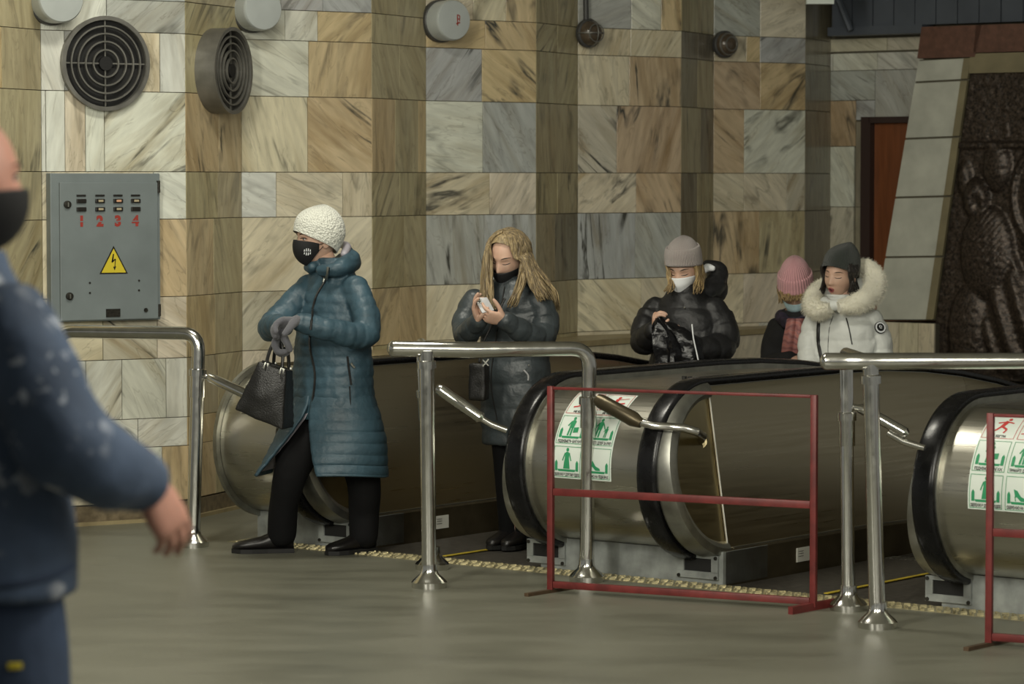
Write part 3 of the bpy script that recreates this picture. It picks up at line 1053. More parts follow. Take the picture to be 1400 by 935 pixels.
def make_sticker(parent, x0, w=0.315, a_low=-7, hgt=0.43):
    fn = wrap_fn(x0, a_low, RD)
    st = flat_to_mesh('safety_sticker', [[(0, 0), (w, 0), (w, hgt), (0, hgt)]], fn, 0.0018, M['stickwhite'], parent)
    st['label'] = 'white safety sticker with green and red pictograms'
    cw, ch = w / 2, hgt / 3
    green, red, textm, rtext = [], [], [], []
    for c in range(2):
        for r in range(3):
            bx0, by0 = c * cw + 0.007, r * ch + 0.006
            bx1, by1 = (c + 1) * cw - 0.007, (r + 1) * ch - 0.006
            (red if r == 2 else green).extend(frame2(bx0, by0, bx1, by1, 0.0022))
    S = 0.135

    def figure(cx, y, s, dress=False):
        P = [circ(cx, y + .60 * s, .055 * s, 12, 1.15)]
        if dress:
            P.append([(cx - .13 * s, y), (cx + .13 * s, y), (cx + .08 * s, y + .34 * s), (cx + .09 * s, y + .48 * s), (cx + .04 * s, y + .53 * s),
                      (cx - .04 * s, y + .53 * s), (cx - .09 * s, y + .48 * s), (cx - .08 * s, y + .34 * s)])
            P += [bar2(cx - .08 * s, y + .5 * s, cx - .17 * s, y + .25 * s, .04 * s), bar2(cx + .08 * s, y + .5 * s, cx + .17 * s, y + .25 * s, .04 * s)]
        else:
            P.append([(cx - .10 * s, y + .26 * s), (cx + .07 * s, y + .26 * s), (cx + .10 * s, y + .50 * s), (cx + .05 * s, y + .54 * s), (cx - .04 * s, y + .54 * s), (cx - .09 * s, y + .48 * s)])
            P += [bar2(cx - .06 * s, y + .28 * s, cx - .10 * s, y, .065 * s), bar2(cx + .03 * s, y + .28 * s, cx + .01 * s, y, .065 * s)]
            P.append(bar2(cx - .07 * s, y + .5 * s, cx - .17 * s, y + .33 * s, .05 * s))
        return P
    # bottom row: long dress, heeled shoe
    green += comb_icon(cw * .5, .030, S) + figure(cw * .5, .042, S, True)
    cx = cw * 1.5
    green += comb_icon(cx, .030, S)
    green.append([(cx - .26 * S, .042 + .34 * S), (cx - .14 * S, .042 + .30 * S), (cx - .02 * S, .042 + .14 * S), (cx + .14 * S, .042 + .07 * S), (cx + .16 * S, .042), (cx - .02 * S, .042), (cx - .15 * S, .042 + .12 * S), (cx - .20 * S, .042 + .10 * S)])
    green.append(bar2(cx - .21 * S, .042 + .14 * S, cx - .19 * S, .042, .03 * S))
    # middle row: luggage, child
    y = ch + .030
    green += comb_icon(cw * .5, y, S) + figure(cw * .47, y + .012, S)
    green.append([(cw * .5 + .05 * S, y + .012 + .10 * S), (cw * .5 + .24 * S, y + .012 + .12 * S), (cw * .5 + .24 * S, y + .012 + .30 * S), (cw * .5 + .05 * S, y + .012 + .28 * S)])
    green += comb_icon(cx, y, S) + figure(cx - .10 * S, y + .012, S) + figure(cx + .18 * S, y + .012, S * .58)
    green.append(bar2(cx, y + .012 + .46 * S, cx + .10 * S, y + .012 + .28 * S, .04 * S))
    # top row: running, sitting, struck out in red
    y = 2 * ch + .034
    a = cw * .5
    red += [circ(a + .12 * S, y + .58 * S, .06 * S), bar2(a - .02 * S, y + .25 * S, a + .08 * S, y + .50 * S, .13 * S), bar2(a - .02 * S, y + .26 * S, a + .18 * S, y + .14 * S, .07 * S),
            bar2(a + .18 * S, y + .14 * S, a + .12 * S, y, .06 * S), bar2(a - .03 * S, y + .26 * S, a - .16 * S, y + .10 * S, .07 * S), bar2(a - .16 * S, y + .10 * S, a - .34 * S, y + .06 * S, .06 * S),
            bar2(a + .08 * S, y + .47 * S, a + .30 * S, y + .42 * S, .05 * S), bar2(a + .04 * S, y + .46 * S, a - .20 * S, y + .40 * S, .05 * S)]
    a = cx
    red += [circ(a + .02 * S, y + .60 * S, .06 * S), bar2(a - .02 * S, y + .30 * S, a + .0 * S, y + .54 * S, .13 * S), bar2(a - .04 * S, y + .28 * S, a - .30 * S, y + .14 * S, .08 * S),
            bar2(a + .02 * S, y + .28 * S, a + .36 * S, y + .34 * S, .07 * S), bar2(a + .03 * S, y + .50 * S, a + .40 * S, y + .58 * S, .03 * S), bar2(a - .46 * S, y + .0 * S, a + .2 * S, y + .12 * S, .04 * S)]
    flat_to_mesh('green_pictograms', green, fn, 0.0032, M['stickgreen'], st)
    flat_to_mesh('red_pictograms', red, fn, 0.0032, M['stickred'], st)
    tm = [text_mesh('ПІДНІМІТЬ БАГАЖ', .017, cw * .5, ch + .011, cw * .78, bold=.0006), text_mesh('ТРИМАЙТЕ ДІТЕЙ ЗА РУКУ', .017, cw * 1.5, ch + .011, cw * .84, bold=.0006),
          text_mesh('ОБЕРЕЖНО В ДОВГОМУ ОДЯЗІ', .017, cw * .5, .011, cw * .85, bold=.0006), text_mesh('ОБЕРЕЖНО НА ПІДБОРАХ', .017, cw * 1.5, .011, cw * .82, bold=.0006),
          text_mesh('НЕ БІГТИ', .015, cw * .5, 2 * ch + .012, cw * .42, bold=.0006), text_mesh('НЕ СІДАТИ', .015, cw * 1.5, 2 * ch + .012, cw * .45, bold=.0006)]
    for q in tm:
        flat_to_mesh('lettering', [], fn, 0.0032, M['stickblack'], st, extra=[q])
    return st


def make_balustrade(s_pos, label, left=True, sticker=True, xl=-0.488):
    root = thing('escalator_balustrade', label, 'escalator', E(s_pos, 0, 0), EANG, 'escalator balustrades')
    xd0 = -0.352 if left else xl + 0.02
    # drum and deck between the handrails
    part('drum', arc_strip(xd0, 0.262, RD, RD, 0.012, -90), M['drum'], root)
    sides = (1, -1) if left else (1,)
    for sg in sides:
        hx = 0.308 if sg > 0 else -0.398
        off = 0.0 if sg > 0 else -0.090
        hr = part('handrail', handrail_mb(hx), M['rubber'], root)
        # handrail guide: ring between drum and handrail on the inside
        xi0, xi1 = (hx - sg * 0.050, hx - sg * 0.042)
        g = arc_strip(min(xi0, xi1) - 0.004, max(xi0, xi1) + 0.004, RD + 0.022, RD + 0.022, 0.035, -90)
        part('guide_ring', g, M['ring'], root)
        g = arc_strip(hx - 0.036, hx + 0.036, RH - 0.034, RH - 0.034, 0.03, -90)
        part('handrail_guide', g, M['ring'], root)
        # outer side: dished ring, half-round panel, slanted panels, skirt
        moved = []
        for nm, mb, mt in [('end_ring', end_ring(sg), 'ring'), ('half_disc', half_disc(sg), 'disc')] + [('side_panel', q, 'panel') for q in side_shell(sg)] + \
                [('skirt_panel', skirt(sg), 'skirt')]:
            if sg < 0 and nm != 'skirt_panel':
                mb.v = [p_ + Vector((-0.05, 0, 0)) for p_ in mb.v]
            part(nm, mb, M[mt], root, smooth=35)
        b = MB()
        z0, z1 = 0.15, 0.80
        b.tube([Vector((sg * (slant(z0) - 0.001), T0_, z0)), Vector((sg * (slant(z1) - 0.001), T0_, z1))], 0.0035, 6)
        part('seam_strip', b, M['paper'], root)  # chrome seam: its bright reflection is put into a pale matte colour
        b = MB()
        rings = []
        for t in [0.10] + STN[1:]:
            dz = drop(t)
            rings.append([Vector((sg * x, t, z - dz)) for x, z in [(0.462, 0.152), (0.475, 0.152), (0.475, 0.143), (0.462, 0.143)]])
        b.loft(rings)
        part('skirt_moulding', b, M['ring'], root)
        # inlet plate with its dark slot where the handrail dives into the base
        b = MB()
        bx = hx + sg * 0.055
        for c, sz in [((bx, -0.006, 0.115), (0.21, 0.012, 0.016)), ((bx, -0.006, 0.035), (0.21, 0.012, 0.03)), ((bx - 0.088, -0.006, 0.078), (0.034, 0.012, 0.06)), ((bx + 0.088, -0.006, 0.078), (0.034, 0.012, 0.06))]:
            b.box(c, sz)
        ip = part('inlet_plate', b, M['blockgrey'], root, smooth=0)
        b = MB()
        for dx, dz in [(-.095, .028), (.095, .028), (-.095, .112), (.095, .112)]:
            bolt(b, (bx + dx, -0.012, dz), (0, -1, 0))
        part('bolt', b, M['cabdirt'], ip)
        b = MB()
        b.box((bx, -0.001, 0.078), (0.15, 0.006, 0.064))
        part('inlet_slot', b, M['black'], root, smooth=0)
    b = MB()
    b.box(((xl + 0.488) / 2, 0.17, 0.07), (0.488 - xl, 0.34, 0.14))
    part('base_block', b, M['blockgrey'], root, smooth=0)
    b = MB()
    b.box((0.490, 0.62, 0.072), (0.005, 0.10, 0.062))
    lb_ = part('inspection_label', b, M['paper'], root, smooth=0)
    b = MB()
    for dz in (-.006, .006, .016):
        b.box((0.493, 0.60, 0.072 + dz), (0.001, 0.04, 0.002))
    part('print', b, M['stickblack'], lb_, smooth=0)
    if not left:
        # outer cheek with a bright rim, no handrail on this side
        b = MB()
        n = 40
        for k in range(1):
            rings = []
            for i in range(n + 1):
                a = R(90 + 180 * i / n)
                rings.append([Vector((x, T0_ + r * math.cos(a), Z0_ + r * math.sin(a))) for x, r in [(xl - .004, .372), (xl + .018, .372), (xl + .018, .33), (xl - .004, .33)]])
            b.loft(rings)
        part('cheek_rim', b, M['ring'], root)
        b = MB()
        prof = [(T0_ + .36 * math.cos(R(90 + 180 * i / 24)), Z0_ + .36 * math.sin(R(90 + 180 * i / 24))) for i in range(25)] + [(t, .13 - drop(t)) for t in STN[1:]] + [(t, .84 - drop(t)) for t in reversed(STN[1:])]
        b.prism(prof, lambda t, z, h: Vector((xl + h, t, z)), 0.0, 0.012)
        part('cheek_panel', b, M['panel'], root, smooth=0)
        b = MB()
        rings = []
        for t in [0.02] + STN[1:]:
            dz = drop(t)
            rings.append([Vector((x, t, z - dz)) for x, z in [(xl, 0.15), (xl + .03, 0.15), (xl + .03, -0.32), (xl, -0.32)]])
        b.loft(rings)
        part('skirt_panel', b, M['skirt'], root)
    # small fittings on the deck
    b = MB()
    for x in (-0.01, 0.02):
        b.tube([Vector((x, 0.42, Z0_ + RD)), Vector((x, 0.42, Z0_ + RD + 0.022))], [0.009, 0.012], 8)
    part('deck_screw', b, M['black'], root)
    if sticker:
        make_sticker(root, -0.215)
    return root


balA = make_balustrade(-2.06, 'narrow escalator balustrade against the marble wall, without a sticker, behind the teal coat', left=False, sticker=False, xl=-0.14)
balB = make_balustrade(0.0, 'escalator balustrade with safety sticker on its steel drum, behind the wide red frame')
balC = make_balustrade(2.04, 'escalator balustrade with safety sticker on its drum, beside the two close steel posts')


# ---- the moving stairs between the balustrades
def make_escalator(sc, label):
    root = thing('escalator', label, 'escalator', E(sc, 0, 0), EANG, 'moving stairs')
    w = 1.005
    b = MB()
    b.box((0, 0.62, -0.02), (w, 1.26, 0.036))
    part('landing_plate', b, M['tread'], root, smooth=0)
    b = MB()
    b.box((-0.03, 0.62, 0.004), (0.022, 1.20, 0.003))
    part('yellow_line', b, M['yellow'], root, smooth=0)
    b = MB()
    for k in range(40):
        b.box((-w / 2 + 0.02 + k * (w - 0.04) / 39, 1.285, -0.006), (0.012, 0.08, 0.010))
    part('comb', b, M['ring'], root, smooth=0)
    # one step, copied along the descent
    b = MB()
    b.box((0, 0.2, -0.02), (w, 0.398, 0.04))
    for k in range(28):
        b.box((-w / 2 + 0.03 + k * (w - 0.06) / 27, 0.2, 0.003), (0.014, 0.398, 0.010))
    b.box((0, 0.004, -0.14), (w, 0.008, 0.24))
    b.box((0, 0.39, 0.009), (w, 0.03, 0.002))
    me = b.mesh('step')
    for k in range(9):
        t = 1.26 + 0.4 * k
        o = link('step', me, M['tread'], root, loc=(0, t, -drop(t + 0.1) - 0.008), smooth=0)
    return root


make_escalator(-1.03, 'moving stairs carrying the passengers between the wall balustrade and the stickered one')
make_escalator(1.02, 'empty moving stairs between the two stickered balustrades')


def step_z(s, t):
    return -drop(math.floor((t - 1.26) / 0.4) * 0.4 + 1.26 + 0.1) if t > 1.26 else 0.0


# ================================================================== RAILINGS
def elbow(p0, corner, p1, rad, n=6):
    """points of a rounded corner"""
    a, b = (Vector(p0) - Vector(corner)).normalized(), (Vector(p1) - Vector(corner)).normalized()
    out = []
    for k in range(n + 1):
        t = k / n
        q = Vector(corner) + a * rad * (1 - t) ** 2 + b * rad * t ** 2
        out.append(q)
    return out


def foot(root, p, scale=1.0):
    b = MB()
    prof = [(0.074, 0.0), (0.076, 0.024), (0.068, 0.034), (0.040, 0.058), (0.034, 0.075), (0.033, 0.10)]
    rings = [[Vector(p) + Vector((r * scale * math.cos(2 * math.pi * k / 24), r * scale * math.sin(2 * math.pi * k / 24), z)) for k in range(24)] for r, z in prof]
    b.loft(rings)
    part('flange', b, M['chrome'], root, world=True, smooth=30)


def sleeve(root, p0, p1, z0, z1, r=0.036):
    b = MB()
    d = (p1 - p0)
    f = lambda z: p0 + d * ((z - p0.z) / d.z)
    b.tube([f(z0), f(z0 + 0.005), f(z1 - 0.03), f(z1 - 0.03), f(z1), f(z1 + 0.004)], [r, r, r, r + 0.006, r + 0.006, r], 20)
    part('sleeve', b, M['chrome'], root, world=True, smooth=30)


TR = 0.0315
# left railing: inverted U in front of the cabinet
p_r, p_l = fl(264, 747), Vector((at(78, 450, 14.55).x, 14.55, 0))
t_r, t_l = Vector((at(272, 450, 14.36).x, 14.36, 1.0)), Vector((p_l.x, 14.55, 1.0))
rl = thing('guard_railing', 'polished steel inverted-U guard railing in front of the grey electrical cabinet', 'railing', (p_r + p_l) / 2, group='steel guard railings')
b = MB()
b.tube([p_r, p_r.lerp(t_r, 0.5)] + elbow(p_r, t_r, t_l, 0.085) + elbow(t_r, t_l, p_l, 0.085) + [p_l], TR, 20)
part('tube_frame', b, M['chrome'], rl, world=True)
foot(rl, p_r); foot(rl, p_l)
sleeve(rl, p_r, t_r, 0.70, 0.83)


def strut(root, pts, rads, name='strut', mt='chrome'):
    b = MB()
    b.tube(pts, rads, 16)
    return part(name, b, M[mt], root, world=True, smooth=35)


strut(rl, [at(285, 515, 14.34), at(287, 516, 14.34), at(300, 522, 14.30), at(345, 543, 14.2), at(352, 546, 14.2)], [.012, .022, .024, .024, .012])
strut(rl, [at(272, 513, 14.36), at(288, 516, 14.34)], .012, 'strut_lug')
strut(rl, [at(350, 545, 14.2), at(372, 556, 14.2)], .014, 'strut_tip')

# middle railing
p_f, p_b, p_e = fl(587, 803), fl(591, 778), fl(802, 795)
t_f, t_b, t_e = Vector((at(583, 478, p_f.y).x, p_f.y, 1.0)), Vector((at(576, 478, p_b.y).x, p_b.y, 1.0)), Vector((at(806, 478, p_e.y).x, p_e.y, 1.0))
rm = thing('guard_railing', 'polished steel guard railing in front of the woman with the phone and the stickered drum', 'railing', (p_f + p_e) / 2, group='steel guard railings')
lend = Vector((at(536, 474, p_f.y - 0.02).x, p_f.y - 0.02, 1.01))
b = MB()
b.tube([lend - (t_e - t_f).normalized() * 0.018, lend - (t_e - t_f).normalized() * 0.012, lend, t_f.lerp(t_e, 0.3)] + elbow(t_f, t_e, p_e, 0.085) + [p_e.lerp(t_e, .4), p_e], [.012, .024, .034, .034] + [TR] * 9, 20)
part('tube_frame', b, M['chrome'], rm, world=True)
b = MB()
b.tube([p_f, t_f], TR, 20)
part('post', b, M['chrome'], rm, world=True)
b = MB()
b.tube([p_b, t_b - Vector((0, 0, .06)), t_b, t_f], [.022, .022, .022, .022], 16)
part('rear_post', b, M['chrome'], rm, world=True)
foot(rm, p_f); foot(rm, p_e); foot(rm, p_b)
sleeve(rm, p_f, t_f, 0.925, 0.955, .034)
sleeve(rm, p_e, t_e, 0.66, 0.79)
sleeve(rm, p_b, t_b, 0.66, 0.79, .027)
strut(rm, [at(596, 530, 13.3), at(599, 531, 13.3), at(604, 534, 13.3), at(657, 571, 13.25), at(660, 573, 13.25)], [.012, .022, .026, .026, .014])
strut(rm, [at(657, 571, 13.25), at(672, 580, 13.25), at(693, 588, 13.25)], .014, 'strut_tip')
strut(rm, [at(806, 544, p_e.y), at(818, 547, p_e.y - .03)], .016, 'strut_lug')
st_ = strut(rm, [at(816, 545, 12.98), at(822, 549, 12.97), at(866, 573, 12.88), at(877, 579, 12.86)], [.024, .031, .033, .020], mt='skirt')
e0 = at(965, 596, 13.0)
strut(rm, [at(874, 577, 12.87), at(893, 582, 12.84), at(935, 585, 12.82), at(952, 590, 12.83), at(961, 596, 12.9), at(958, 604, 13.03)], [.017, .018, .018, .018, .018, .016], 'strut_rod')
strut(rm, [at(957, 604, 13.03), at(955, 609, 13.10)], .03, 'rod_mount', 'disc')

# right railing
q_f, q_b = fl(1200, 858), fl(1160, 834)
u_f, u_b = Vector((at(1190, 490, q_f.y).x, q_f.y, 1.0)), Vector((at(1157, 490, q_b.y).x, q_b.y, 1.0))
rr = thing('guard_railing', 'polished steel guard railing with two close posts and a long top bar', 'railing', q_f, group='steel guard railings')
u_f.z = at(1190, 494, q_f.y).z
u_b.z = u_f.z
lend = Vector((at(1128, 492, q_f.y).x, q_f.y, u_f.z))
far = Vector((at(1475, 492, q_f.y + 0.05).x, q_f.y + 0.05, u_f.z))
b = MB()
dx = (far - lend).normalized()
p_far = Vector((far.x + .12, far.y, 0))
b.tube([lend - dx * .02, lend - dx * .012, lend, u_f, u_f + dx * .22, u_f + dx * .26] + elbow(u_f, Vector((p_far.x, far.y, u_f.z)), p_far, .085) + [p_far],
       [.010, .024, .033, .033, .033, TR] + [TR] * 8, 20)
part('tube_frame', b, M['chrome'], rr, world=True)
b = MB()
b.tube([q_f, u_f], TR, 20)
part('post', b, M['chrome'], rr, world=True)
b = MB()
b.tube([q_b, u_b - Vector((0, 0, .05)), u_b, u_f], [.027, .027, .027, .024], 16)
part('rear_post', b, M['chrome'], rr, world=True)
foot(rr, q_f); foot(rr, q_b); foot(rr, p_far)
sleeve(rr, q_b, u_b, 0.66, 0.79, .033)
sleeve(rr, q_f, u_f, u_f.z - .085, u_f.z - .055, .034)
strut(rr, [at(1167, 556, q_b.y), at(1182, 560, q_b.y - .03)], .013, 'strut_lug')
strut(rr, [at(1172, 556, 12.2), at(1176, 558, 12.2), at(1206, 574, 12.15), at(1238, 592, 12.1), at(1241, 594, 12.1)], [.010, .020, .022, .022, .012])
strut(rr, [at(1215, 592, 12.14), at(1236, 604, 12.1), at(1265, 613, 12.05)], .014, 'strut_tip')


# ---- red barrier frames
def red_frame(c, label, foot_l=True):
    """c: base-left, base-right (floor), heights"""
    bl, br, h = c
    root = thing('barrier_frame', label, 'barrier', (bl + br) / 2, group='red barrier frames')
    d = (br - bl).normalized()
    nn = Vector((d.y, -d.x, 0))
    rot = Matrix(((d.x, -nn.x, 0), (d.y, -nn.y, 0), (0, 0, 1)))
    up = Vector((0, 0, 1))
    def bar(name, a, b_, w, t):
        mb = MB()
        dd = b_ - a
        if abs(dd.z) > 0.3:
            mb.box((a + b_) / 2, (w, t, dd.length), rot)
        else:
            ang = math.atan2(dd.z, math.hypot(dd.x, dd.y))
            mb.box((a + b_) / 2, (dd.length, t, w), rot @ Matrix.Rotation(-ang, 3, 'Y'))
        return part(name, mb, M['redframe'], root, world=True, bevel=0.002)
    z0 = 0.035
    bar('upright', bl + up * 0.012, bl + up * h, .025, .025)
    bar('upright', br + up * 0.012, br + up * h, .025, .025)
    bar('top_bar', bl + d * .014 + up * (h - .008), br - d * .014 + up * (h - .006), .012, .020)
    bar('middle_bar', bl + d * .014 + up * (h * .49), br - d * .014 + up * (h * .49), .030, .022)
    bar('bottom_bar', bl + d * .014 + up * z0, br - d * .014 + up * z0, .028, .022)
    for p, mt in ((bl, 'rust'), (br, 'redframe')):
        mb = MB()
        q = Matrix.Rotation(R(-42), 3, 'Z')
        hh = .014 if mt == 'rust' else .030
        mb.box(p + Vector((0, 0, hh / 2)), (.32, .022, hh), Matrix.Rotation(R(50), 3, 'Z'))
        part('floor_foot', mb, M[mt], root, world=True)
    return root


fl1, fr1 = fl(753, 810), fl(1112, 834)
red_frame((fl1, fr1, 0.862), 'red metal barrier frame before the stickered drum where the railing strut ends')
fl2 = fl(1352, 883)
red_frame((fl2, fl2 + (fr1 - fl1), 0.862), 'red metal barrier frame before the stickered drum that stands beside the two close steel posts')

# ================================================================== WALL FITTINGS
def face_frame(i):
    """origin, direction, outward normal of wall face i"""
    d = (WP[i + 1] - WP[i]).normalized()
    return WP[i], d, Vector((d.y, -d.x, 0))


def on_face(i, px, py):
    o, d, nn = face_frame(i)
    r = ray(px, py)
    c = Vector((0, 0, CAMZ))
    k = (o - c).dot(nn) / r.dot(nn)
    p = c + r * k
    return p


# ---- electrical cabinet
o_, cd, cn = face_frame(2)
c0 = on_face(2, 64, 440)
c1 = on_face(2, 212, 237)
cw_, chh = (c1 - c0).dot(cd), c1.z - c0.z
cab = thing('electrical_cabinet', 'grey steel electrical cabinet with numbered switches and yellow warning triangle', 'cabinet', c0, math.atan2(cd.y, cd.x))
# local frame: x right, y into the wall, z up
b = MB()
b.box((cw_ / 2, -0.030, chh / 2), (cw_, 0.055, chh))
part('body', b, M['cab'], cab, smooth=0, bevel=.004)
b = MB()
dx0, dx1, dz0, dz1 = 0.045, cw_ - 0.018, 0.006, chh - 0.045
b.box(((dx0 + dx1) / 2, -0.064, (dz0 + dz1) / 2), (dx1 - dx0, 0.014, dz1 - dz0))
door = part('door', b, M['cab'], cab, smooth=0, bevel=.003)
X = lambda u: u / 680.0 * cw_ * 1.055 - 0.006
Zc = lambda v: chh * (1 - (v - 30) / 880.0)
fy = -0.0715


def flatpoly(name, polys, h, m, parent, extra=None):
    return flat_to_mesh(name, polys, lambda x, y, hh: Vector((x, fy - hh, y)), h, M[m], parent, cut=0, extra=extra)


for k, u in enumerate((178, 287, 393, 497)):
    b = MB()
    b.box((X(u), fy - .002, Zc(162)), (.048, .006, .009))
    part('vent_slot', b, M['bakelite'], door, smooth=0)
    for r_, v in enumerate((194, 243)):
        b = MB()
        b.box((X(u), fy - .004, Zc(v)), (.050, .012, .021))
        sw = part('switch_bezel', b, M['bakelite'], door, smooth=0, bevel=.003)
        if not (k == 0 or (k == 3 and r_ == 1)):
            b = MB()
            b.box((X(u) + .002, fy - .011, Zc(v)), (.026, .006, .011))
            part('switch_rocker', b, M['switchlit' if (k == 2 and r_ == 0) else 'switchcream'], sw, smooth=0, bevel=.002)
tms = [text_mesh(str(k + 1), .070, X(u), Zc(342), bold=.004) for k, u in enumerate((180, 287, 393, 497))]
# stencilled: a thin bridge of cabinet paint cuts each numeral
for q in tms:
    flatpoly('number_stencil', [], .001, 'red', door, extra=[q])
stn = []
for k, u in enumerate((180, 287, 393, 497)):
    stn.append([(X(u) - .02, Zc(319)), (X(u) + .02, Zc(319)), (X(u) + .02, Zc(313)), (X(u) - .02, Zc(313))])
for q in stn:
    flatpoly('stencil_bridge', [q], .0016, 'cab', door)
tri = lambda s: [(X(366), Zc(575) + .092 * s * 1.1), (X(366) - .082 * s, Zc(575) - .046 * s * 1.05), (X(366) + .082 * s, Zc(575) - .046 * s * 1.05)]
wt = flatpoly('warning_triangle', [tri(.93)], .001, 'bakelite', door)
flatpoly('yellow_field', [tri(.80)], .002, 'signyellow', wt)
bx, bz = X(364), Zc(560)
flatpoly('lightning_bolt', [[(bx + .003, bz + .042), (bx - .010, bz + .003), (bx - .001, bz + .006)], [(bx - .003, bz + .041), (bx + .004, bz + .042), (bx - .004, bz + .004), (bx - .011, bz + .002)],
                            [(bx - .011, bz + .002), (bx - .006, bz - .003), (bx + .011, bz + .013), (bx + .009, bz + .019)],
                            [(bx + .009, bz + .018), (bx + .013, bz + .014), (bx + .009, bz - .024), (bx + .005, bz - .024)],
                            [(bx - .002, bz - .022), (bx + .015, bz - .020), (bx + .006, bz - .040)]], .003, 'bakelite', wt)
for u, v in ((97, 215), (105, 757)):
    b = MB()
    b.tube([Vector((X(u), fy, Zc(v))), Vector((X(u), fy - .010, Zc(v))), Vector((X(u), fy - .012, Zc(v)))], [.019, .019, .008], 16)
    lk = part('lock', b, M['cabdirt'], door)
    b = MB()
    b.box((X(u), fy - .014, Zc(v)), (.006, .006, .022))
    part('key_slot', b, M['ring'], lk, smooth=0)
b = MB()
for u, v in ((225, 680), (225, 740), (515, 672), (515, 730), (555, 850)):
    b.tube([Vector((X(u), fy, Zc(v))), Vector((X(u), fy - .004, Zc(v)))], .005 if u < 550 else .011, 10)
part('screw', b, M['cabdirt'], door)
b = MB()
b.box((X(360), fy - .003, Zc(862)), (.075, .006, .040))
part('type_plate', b, M['cabdirt'], door, smooth=0)
for v in (110, 852):
    b = MB()
    b.tube([Vector((cw_ - .012, -.066, Zc(v) - .03)), Vector((cw_ - .012, -.066, Zc(v) + .03))], .009, 10)
    part('hinge', b, M['cabdirt'], cab)


# ---- round ventilation grilles
def vent(face, px, py, r, depth, label):
    o, d, nn = face_frame(face)
    c = on_face(face, px, py)
    root = thing('ventilation_grille', label, 'vent', c, math.atan2(d.y, d.x), 'round wall vents')
    n = 48
    def ring(name, r0, r1, y0, y1, m):
        b = MB()
        rings = [[Vector((rr_ * math.cos(2 * math.pi * k / n), y, rr_ * math.sin(2 * math.pi * k / n))) for rr_, y in ((r0, y0), (r1, y0), (r1, y1), (r0, y1))] for k in range(n)]
        b.loft(rings + [rings[0]], cap=False)
        return part(name, b, M[m], root, smooth=40)
    ring('rim', r * .93, r, -depth, 0.0, 'ventmetal')
    ring('flange_lip', r * .935, r * 1.02, -depth - .008, -depth, 'ventmetal')
    b = MB()
    rings = [[Vector((q * math.cos(2 * math.pi * k / n), y, q * math.sin(2 * math.pi * k / n))) for k in range(n)] for q, y in ((r * .93, -.004), (r * .93, 0.0))]
    b.loft(rings)
    part('duct_back', b, M['black'], root, smooth=0)
    for q in (.80, .64, .47, .29):
        ring('louvre_ring', r * q - .0038, r * q + .0038, -depth - .004, -depth + .010, 'ventmetal')
    b = MB()
    b.box((0, -depth + .012, 0), (r * 1.84, .008, .007))
    b.box((0, -depth + .012, 0), (.007, .008, r * 1.84))
    part('spoke', b, M['ventmetal'], root, smooth=0)
    b = MB()
    b.tube([Vector((0, -depth - .002, 0)), Vector((0, -depth + .02, 0))], .035, 16)
    part('hub', b, M['black'], root, smooth=40)


vent(2, 141, 87, .230, .035, 'round grey ventilation grille above the electrical cabinet')
vent(3, 292, 97, .218, .108, 'round grey ventilation grille standing proud of the narrow wall return')


# ---- enamelled lamp caps
def lamp_cap(face, px, py, r, label, mark=False):
    o, d, nn = face_frame(face)
    c = on_face(face, px, py)
    root = thing('wall_lamp', label, 'lamp', c, math.atan2(d.y, d.x), 'enamelled wall lamps')
    def lathe(name, prof, m):
        b = MB()
        rings = [[Vector((q * math.cos(2 * math.pi * k / 36), y, q * math.sin(2 * math.pi * k / 36))) for k in range(36)] for q, y in prof]
        b.loft(rings)
        return part(name, b, M[m], root, smooth=35)
    lathe('mounting_ring', [(r * 1.06, 0.0), (r * 1.06, -.035), (r, -.04)], 'lampbase')
    lathe('cap', [(r, -.03), (r, -.13), (r * .985, -.143), (r * .94, -.150), (r * .6, -.154), (r * .05, -.156)], 'lampcap')
    if mark:
        flat_to_mesh('red_mark', [bar2(-.002, -.03, -.004, .03, .007), bar2(-.004, .03, .012, .024, .006), bar2(.012, .024, .010, -.006, .006), bar2(-.012, -.02, .014, -.012, .007), bar2(-.004, .004, .012, .008, .006)],
                     lambda x, y, h: Vector((x + .02, -.1565 - h, y)), .0, M['red'], root, cut=0)


lamp_cap(2, 68, 0, .118, 'pale grey round wall lamp above the vent over the cabinet')
lamp_cap(4, 341, 14, .112, 'unmarked pale grey round wall lamp beside the vent on the narrow wall return')
lamp_cap(6, 600, 29, .112, 'pale grey round wall lamp with a red mark on its cap', True)


